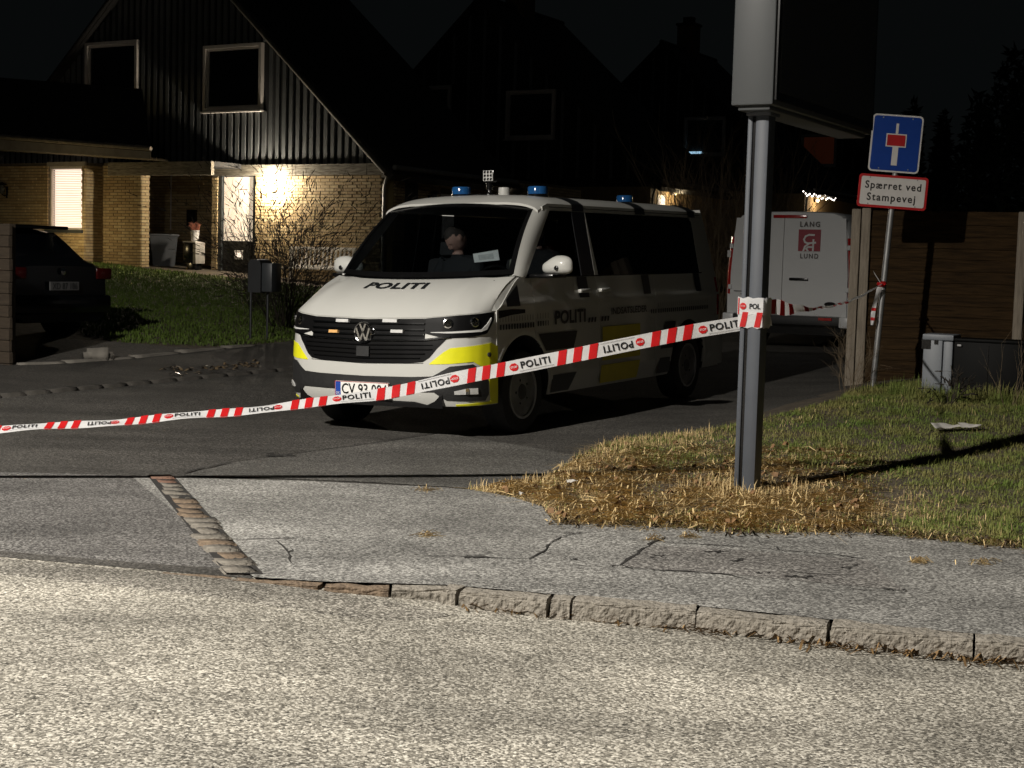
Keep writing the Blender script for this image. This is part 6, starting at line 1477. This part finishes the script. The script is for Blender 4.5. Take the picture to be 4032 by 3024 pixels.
# ------------------------------------------------------------------ things by the house
def hw(px, py, y):  return hit(px, py, H1 + D_ * y, D_)       # world point on a plane parallel to the house front
bin_grey = mat('bin_grey', (.075, .08, .09), (.06, .065, .072), 6, .5); bin_black = mat('bin_black', (.012, .012, .013), None, 6, .5)
def wheelie(loc, rz, label, m, s=1.0):
    t = thing('wheelie_bin', label, 'bin', loc, rz, None)
    mb = MB(); pr = [(.19, .23, .05), (.21, .25, .4), (.27, .30, .92), (.285, .315, .98)]; vs = []
    for a, b, z in pr: vs += [(-a, -b, z), (a, -b, z), (a, b, z), (-a, b, z)]
    mb.add(vs, [(i * 4 + k, i * 4 + (k + 1) % 4, i * 4 + 4 + (k + 1) % 4, i * 4 + 4 + k) for i in range(3) for k in range(4)] + [(3, 2, 1, 0)]); b = mb.build('body', m, t)
    mb = MB(); mb.bbox(-.30, .30, -.34, .36, .985, 1.03, .02); mb.build('lid', m, t, True)
    mb = MB(); mb.tube([(-.24, .38, .95), (.24, .38, .95)], .018, 8); mb.build('handle', m, t)
    for sg in (-1, 1):
        mb = MB(); mb.lathe([(.03, -.025), (.105, -.03), (.12, 0), (.105, .03), (.03, .025)], 16, lambda p: Vector((sg * .24 + p.z, .22 + p.x, .12 + p.y))); mb.build('wheel', rubber, t, True)
    return t
b = hw(645, 1103, -.1); wheelie(Vector((b.x, b.y, H1.z + tz)), VA + 2.3, 'grey wheelie bin standing in the porch recess', bin_grey)
b = hw(598, 1103, .3); wheelie(Vector((b.x, b.y, H1.z + tz)), VA + 2.3, 'black wheelie bin half hidden behind the brick screen wall', bin_black)
b = hw(762, 1103, -.35); bz = H1.z + tz
chg = thing('charging_post', 'dark two-part charging post with pale side panel on the terrace', 'charging post', Vector((b.x, b.y, bz)), VA)
hh = hw(762, 956, -.35).z - bz
mb = MB(); mb.bbox(-.12, .13, -.10, .12, 0, hh * .5, .01); mb.build('foot', black_trim, chg, True)
mb = MB(); mb.bbox(-.17, .10, -.16, .16, hh * .48, hh, .012); mb.build('head', black_trim, chg, True)
mb = MB(); mb.bbox(.103, .19, -.15, .16, hh * .45, hh, .012); mb.build('side_panel', mat('panel_grey', (.34, .32, .29), None, 6, .5), chg, True)
mb = MB(); mb.box(-.18, .20, -.17, .18, hh + .002, hh + .03); mb.build('cap', frame_white, chg)
pot = thing('flower_pot', 'white flower pot with reddish heather on top of the charging post', 'flower pot', Vector((b.x, b.y, bz + hh + .03)) + E_ * .03, VA)
mb = MB(); mb.lathe([(.075, 0), (.105, .24), (.11, .25), (.095, .25), (.09, .22), (.001, .21)], 20); mb.build('pot', mat('pot_white', (.70, .68, .66), None, 6, .5), pot, True)
V = []; F = []; R = random.Random(5)
for i in range(260):
    a = R.uniform(0, 6.28); l = R.uniform(.10, .24); d = Vector((math.cos(a) * R.uniform(0, .6), math.sin(a) * R.uniform(0, .6), 1)).normalized(); c = Vector((math.cos(a), math.sin(a), 0)) * R.uniform(0, .08) + Vector((0, 0, .22)); e = d.orthogonal().normalized() * .008; o = len(V)
    V += [(c - e)[:], (c + e)[:], (c + d * l)[:]]; F.append((o, o + 1, o + 2))
me = bpy.data.meshes.new('heather'); me.from_pydata(V, [], F); me.materials.append(leafmat('heather_red', (.30, .10, .06), (.16, .06, .04), 20)); o = link(bpy.data.objects.new('heather', me), pot); o['kind'] = 'stuff'
hose_m = mat('hose_yellow', (.55, .36, .10), (.42, .27, .08), 8, .6)
c = hw(708, 1104, -.55); hp = [Vector((c.x, c.y, bz + .05))]; pts = []
for i in range(150):
    t = i * .33; rr = .26 + .10 * math.sin(i * .31); pts.append(hp[0] + E_ * (rr * math.cos(t) * 1.25) + D_ * (rr * math.sin(t) * .6) + Vector((0, 0, .025 * math.sin(i * .7) + .00025 * i)))
mb = MB(); mb.tube(pts + [hp[0] + E_ * .1 + D_ * .2 + Vector((0, 0, .3)), hp[0] + E_ * .12 + D_ * .3 + Vector((0, 0, .75)), hp[0] + E_ * .25 + D_ * .3 + Vector((0, 0, .80))], .016, 6); o = mb.build('garden_hose', hose_m, None, True); tag(o, 'coiled yellow garden hose on the terrace under the charging post', 'hose')
# white bench behind the shrub
bb = hw(1270, 1072, -.12); bn = thing('garden_bench', 'white slatted garden bench against the brick wall behind the bare shrub', 'bench', bb, VA)
wm = mat('bench_white', (.80, .78, .74), None, 6, .5); w = .85; hb = hw(1270, 975, -.12).z - bb.z
for z, tt in ((hb - .05, .06), (hb * .18, .05)): mb = MB(); mb.bbox(-w, w, -.02, .03, z, z + tt, .006); mb.build('back_rail', wm, bn)
for k in range(15):
    x = -w + .06 + k * (2 * w - .12) / 14; mb = MB(); mb.prism([(x - .035, hb * .2), (x + .01, hb * .2), (x + .04, hb - .05), (x - .005, hb - .05)], lambda a, b, t: (a, lerp(-.015, .015, t), b)); mb.build('slat', wm, bn)
mb = MB(); mb.bbox(-w, w, -.45, -.02, hb * .10, hb * .17, .01); mb.build('seat', wm, bn)
for sx in (-1, 1):
    for y in (-.42, 0): mb = MB(); mb.box(sx * w - .03, sx * w + .03, y - .03, y + .03, -.5, hb * (.16 if y < 0 else 1.02)); mb.build('leg', wm, bn)
p = gp(930, 1255); 
# letter box on its stand
mbx = gp(1005, 1335); md = mbx.y; sc = md / FPX
lb = thing('letter_box', 'dark grey letter box on a two-legged stand at the lawn edge', 'letter box', mbx, VA + .25)
zt2 = at(1010, 1020, md).z - mbx.z; zb2 = at(1010, 1150, md).z - mbx.z; lbm = mat('letterbox_dark', (.020, .022, .025), None, 6, .45)
ww = 48 * sc
mb = MB(); prof = [(-.5 * ww, zb2), (.62 * ww, zb2), (.62 * ww, zt2 - .08), (.5 * ww, zt2 - .02), (.2 * ww, zt2), (-.35 * ww, zt2 - .01), (-.5 * ww, zt2 - .07)]
mb.prism(prof, lambda a, b, t: (a + .04, lerp(-.16, .20, t), b)); bx = mb.build('box', lbm, lb, 30)
mb = MB(); mb.bbox(.64 * ww + .04, 1.55 * ww + .04, -.14, .18, zb2 + .01, zt2 - .05, .012); mb.build('side_box', mat('letterbox_grey', (.05, .056, .062), None, 6, .4), lb, True)
for x in (-.5 * ww + .0, 1.0 * ww): mb = MB(); mb.tube([(x, .02, -.3), (x, .02, zt2 - .04 if x < 0 else zb2)], .018, 8); mb.build('leg', lbm, lb)

# ------------------------------------------------------------------ dark parked car
car_black = mat('car_black', (.0025, .003, .004), (.002, .0025, .0035), 4, .2, coat=.2, spec=.3)
CP = gp(238, 1345); CD = CP.y; rz = 1.10
car = thing('parked_car', 'dark parked hatchback seen from behind on the driveway beside the brick wing', 'car', CP, rz)
SECC = [(.70, .25), (.86, .32), (.895, .55), (.88, .82), (.80, .93), (.72, 1.15), (.62, 1.36), (.50, 1.44), (.25, 1.47), (0, 1.475)]
fullc = [(-a, b) for a, b in SECC] + [(a, b) for a, b in reversed(SECC[:-1])]; n = len(fullc)
STC = [(-.02, .90, .97), (.06, .97, 1.02), (.25, .99, 1.10), (.55, 1, 1.40), (.9, 1, 1.475), (2.2, 1, 1.47), (2.9, 1, 1.02), (3.9, .97, .92), (4.25, .86, .72)]
vs = []
for y, s, zt_ in STC:
    for a, b in fullc:
        k = min(1, (zt_ - .25) / 1.225); zz = b if b < .9 else .9 + (b - .9) * max(0, (zt_ - .9)) / .575
        aa = a if b < .9 else a * lerp(1.12 if zt_ < 1.2 else 1.0, 1.0, min(1, max(0, (zt_ - .9) / .575)))
        vs.append((aa * s, y, min(zz, zt_) if zt_ > .9 else zz * zt_ / .93 if b > .5 else b))
mb = MB(); mb.add(vs, [(i * n + k, i * n + k + 1, (i + 1) * n + k + 1, (i + 1) * n + k) for i in range(len(STC) - 1) for k in range(n - 1)] + [(i * n + n - 1, i * n, i * n + n, i * n + 2 * n - 1) for i in range(len(STC) - 1)] + [tuple(range(n)), tuple((len(STC) - 1) * n + k for k in range(n))]); mb.build('body', car_black, car, 45)
mb = MB(); mb.slab(8, 4, lambda u, v, o: Vector((lerp(-.62, .62, u) * lerp(1, .85, v), lerp(.22, .66, v) - .03 - o, lerp(1.05, 1.40, v))), .01); mb.build('rear_window', pane_dark, car, True)
mb = MB(); mb.bbox(-.58, .58, .42, .80, 1.44, 1.485, .015); mb.build('spoiler', car_black, car, True)
for sg in (-1, 1):
    mb = MB(); mb.bbox(min(sg * .62, sg * .89), max(sg * .62, sg * .89), -.05, .22, .80, .95, .02); mb.build('tail_lamp', mat('tail_lamp_dark', (.05, .004, .004), None, 6, .2), car, True)
    mb = MB(); mb.add([(sg * .80, .75, 1.0), (sg * .79, 1.9, 1.0), (sg * .68, 1.8, 1.38), (sg * .68, 1.0, 1.38)], [(0, 1, 2, 3)]); mb.build('side_window', pane_dark, car)
    for wy in (.75, 3.35): mb = MB(); mb.lathe([(.19, -.1), (.29, -.11), (.31, -.08), (.31, .08), (.29, .11), (.19, .1), (.05, .06), (.001, .06)], 24, lambda p: Vector((sg * .78 + p.z * sg, wy + p.x, .31 + p.y))); mb.build('wheel', rubber, car, True)
mb = MB(); mb.bbox(-.85, .85, -.09, .12, .36, .60, .04); mb.build('rear_bumper', car_black, car, True)
mb = MB(); mb.bbox(-.255, .255, -.075, -.055, .66, .77, .004); pl_ = mb.build('number_plate', mat('plate_dim', (.10, .10, .10), None, 6, .5), car)
mb = MB(); lettering(mb, 'XD 87 186', lambda a, b: (lerp(-.22, .22, a), -.078, lerp(.675, .755, b)), bold=.01); mb.build('lettering', black_film, pl_)
mb = MB(); mb.lathe([(.045, 0), (.03, .012), (.001, .014)], 16, lambda p: Vector((p.x, -.055 - p.z, .90 + p.y))); mb.build('badge', chrome, car, True)
# end of the stacked-timber fence at the left
TF = gp(20, 1440); tfz = TF.y
tf = thing('timber_screen', 'end of a horizontal brown timber screen beside the parked car', 'fence', TF, VA)
wood_mid = mat('screen_wood', (.06, .043, .027), (.03, .021, .013), 5, .85, bump=.4, stretch=(1, 6, 9))
top = at(20, 880, tfz).z - TF.z; nbd = 13; xe = (48 - 20) / FPX * tfz / .867
for k in range(nbd):
    z0 = -.1 + k * (top + .1) / nbd; mb = MB(); mb.bbox(-2.4, xe + rnd.uniform(-.01, .01), -.02 - .012 * (k % 2), .03, z0, z0 + (top + .1) / nbd * .97, .008); mb.build('screen_board', wood_mid, tf)
mb = MB(); mb.box(xe - .16, xe - .06, .035, .12, -.3, top); mb.build('screen_post', wood_mid, tf)

# ------------------------------------------------------------------ people and papers in the police van
skin = mat('skin', (.42, .25, .20), (.36, .21, .17), 12, .6); hair_m = mat('hair_dark', (.030, .022, .018), None, 30, .8); uni = mat('uniform_dark', (.010, .011, .014), (.007, .008, .010), 20, .85)
def person(label, x, y, nod, turn, hz, phone):
    """seated figure in the van frame: hips on the seat, forearms forward, head bowed"""
    hip = Vector((x - .02, y, .90)); chest = Vector((x - .08, y, 1.22)); neck = Vector((x - .04, y, 1.43)); 
    J = [hip, Vector((x - .07, y, 1.05)), chest, neck]; E = [(0, 1), (1, 2), (2, 3)]; Rr = [.17, .16, .17, .062]
    def add(p, par, r): J.append(p); E.append((par, len(J) - 1)); Rr.append(r); return len(J) - 1
    for sg in (-1, 1):
        a = add(Vector((x - .07, y + sg * .19, 1.36)), 2, .075); b = add(Vector((x + .04, y + sg * .25, 1.12)), a, .052); c = add(Vector((x + .26, y + sg * .10, 1.08)), b, .040); d = add(Vector((x + .33, y + sg * .06, 1.10)), c, .03)
        for f in range(4): add(Vector((x + .42, y + sg * (.02 + .022 * f), 1.115 - .004 * f)), d, .011)
        add(Vector((x + .37, y + sg * .005, 1.14)), d, .012)
        k = add(Vector((x + .42, y + sg * .12, .90)), 0, .085); l = add(Vector((x + .50, y + sg * .12, .66)), k, .055); add(Vector((x + .62, y + sg * .12, .64)), l, .04)
    head_c = neck + Vector((.05, 0, .16)); hi = add(neck + Vector((.02, 0, .07)), 3, .058)
    me = bpy.data.meshes.new('p'); me.from_pydata(J, E, []); ob = bpy.data.objects.new('p', me); COL.objects.link(ob)
    md = ob.modifiers.new('s', 'SKIN'); md.use_smooth_shade = True
    for v, r in zip(me.skin_vertices[0].data, Rr): v.radius = (r, r)
    me.skin_vertices[0].data[0].use_root = True
    ob.modifiers.new('u', 'SUBSURF').levels = 1
    bpy.context.view_layer.update(); bmesh_body = bpy.data.meshes.new_from_object(ob.evaluated_get(bpy.context.evaluated_depsgraph_get()))
    bm = bmesh.new(); bm.from_mesh(bmesh_body)
    # head: egg with brow, nose, lips, chin, ears, turned and bowed
    hb = bmesh.new(); bmesh.ops.create_uvsphere(hb, u_segments=40, v_segments=28, radius=1)
    Rm = Matrix.Rotation(turn, 3, 'Z') @ Matrix.Rotation(nod, 3, 'Y')
    for v in hb.verts:
        cx, cy, cz = v.co; px = cx * .098; py = cy * .076 * (1 - .16 * sp0(-cz)); pz = cz * .122
        if cx > 0:
            g = lambda yy, zz, sy_, sz_: math.exp(-((cy - yy) / sy_) ** 2 - ((cz - zz) / sz_) ** 2)
            px += .024 * g(0, -.22, .13, .16) + .012 * g(0, -.08, .10, .2) + .008 * g(0, .16, .7, .10) - .013 * (g(.36, .02, .17, .11) + g(-.36, .02, .17, .11)) + .007 * g(0, -.50, .28, .07) - .006 * g(0, -.58, .3, .04) + .008 * g(0, -.60, .26, .06) + .014 * g(0, -.86, .3, .14)
        for s in (-1, 1):
            e = math.exp(-((cx + .05) / .14) ** 2 - ((cz + .05) / .22) ** 2) * (1 if cy * s > .8 else 0); py += s * .018 * e
        v.co = head_c + Rm @ Vector((px, py, pz))
    m2 = bpy.data.meshes.new('h'); hb.to_mesh(m2); hb.free(); bm.from_mesh(m2); fin = bpy.data.meshes.new('person'); bm.to_mesh(fin); bm.free()
    o2 = bpy.data.objects.new('t2', fin); COL.objects.link(o2); rm = o2.modifiers.new('r', 'REMESH'); rm.mode = 'VOXEL'; rm.voxel_size = .010
    bpy.context.view_layer.update(); body = bpy.data.meshes.new_from_object(o2.evaluated_get(bpy.context.evaluated_depsgraph_get()))
    bpy.data.objects.remove(ob); bpy.data.objects.remove(o2)
    body.materials.clear()
    for m in (uni, skin, hair_m): body.materials.append(m)
    Ri = Rm.inverted(); mi = []
    for p in body.polygons:
        c = p.center; q = Ri @ (c - head_c)
        if c.z > 1.445 and (c - head_c).length < .2:
            hair = q.z > .066 or (q.x < .012 and q.z > -.03 and abs(q.y) < .085) and not (abs(q.y) > .07 and q.x > -.03 and q.z < .03)
            mi.append(2 if hair else 1)
        elif c.x > x + .30 and c.z > 1.0: mi.append(1)
        else: mi.append(0)
    body.polygons.foreach_set('material_index', mi); body.polygons.foreach_set('use_smooth', [True] * len(body.polygons))
    o = bpy.data.objects.new('person', body); COL.objects.link(o); o.matrix_world = VM @ Matrix.Translation((0, 0, hz)); tag(o, label, 'person'); 
    if phone:
        ph = thing('phone', 'assumed lit phone held low by the bowed person in the van', 'phone'); ph.matrix_world = VM @ Matrix.Translation((x + .43, y, 1.115 + hz)) @ Matrix.Rotation(-.6, 4, 'Y')  # glowing phone assumed from the light on the bowed face
        mb = MB(); mb.bbox(-.075, .075, -.038, .038, -.004, .004, .003); mb.build('case', black_trim, ph); mb = MB(); mb.box(-.07, .07, -.034, .034, .0045, .0055); mb.build('screen', mat('assumed_phone_screen', (.6, .5, .6), None, 4, .4, emit=1.6, ecol=(1, .82, .95)), ph)
    return o
person('person with short dark hair in dark uniform, head bowed, seen through the windscreen', -.86, -.24, .80, -.55, .02, True)
person('person in dark uniform in the driver seat, barely visible behind the windscreen pillar', -1.0, .50, .1, .35, .07, False)
paper = thing('paper_sheet', 'white sheet of paper propped on the dashboard behind the windscreen', 'paper'); paper.matrix_world = VM
c = [vfront(px, py, -.10) for px, py in ((1862, 1000), (1960, 983), (1967, 1024), (1868, 1034))]
mb = MB(); mb.add([p for p in c] + [p - Vector((.004, 0, 0)) for p in c], [(0, 1, 2, 3), (7, 6, 5, 4), (0, 4, 5, 1), (1, 5, 6, 2), (2, 6, 7, 3), (3, 7, 4, 0)]); mb.build('sheet', mat('paper_white', (.75, .75, .75), None, 6, .7), paper)
mb = MB(); q = [c[0].lerp(c[1], .2).lerp(c[3].lerp(c[2], .2), .25), c[0].lerp(c[1], .8).lerp(c[3].lerp(c[2], .8), .25), c[0].lerp(c[1], .8).lerp(c[3].lerp(c[2], .8), .8), c[0].lerp(c[1], .2).lerp(c[3].lerp(c[2], .2), .8)]
mb.add([p + Vector((.002, 0, 0)) for p in q], [(0, 1, 2, 3)]); mb.build('print_block', mat('paper_print', (.52, .53, .53), None, 30, .7), paper)
cp_ = vfront(2020, 1018, -.22); cup = thing('drink_can', 'slim pale drink can standing on the dashboard by the driver', 'can'); cup.matrix_world = VM @ Matrix.Translation((-.22, cp_.y, 1.257))
mb = MB(); mb.lathe([(.026, 0), (.030, .01), (.030, .15), (.024, .165), (.022, .166)], 18); mb.build('can_body', mat('can_silver', (.5, .5, .42), (.35, .36, .26), 14, .35, metal=.6), cup, True)
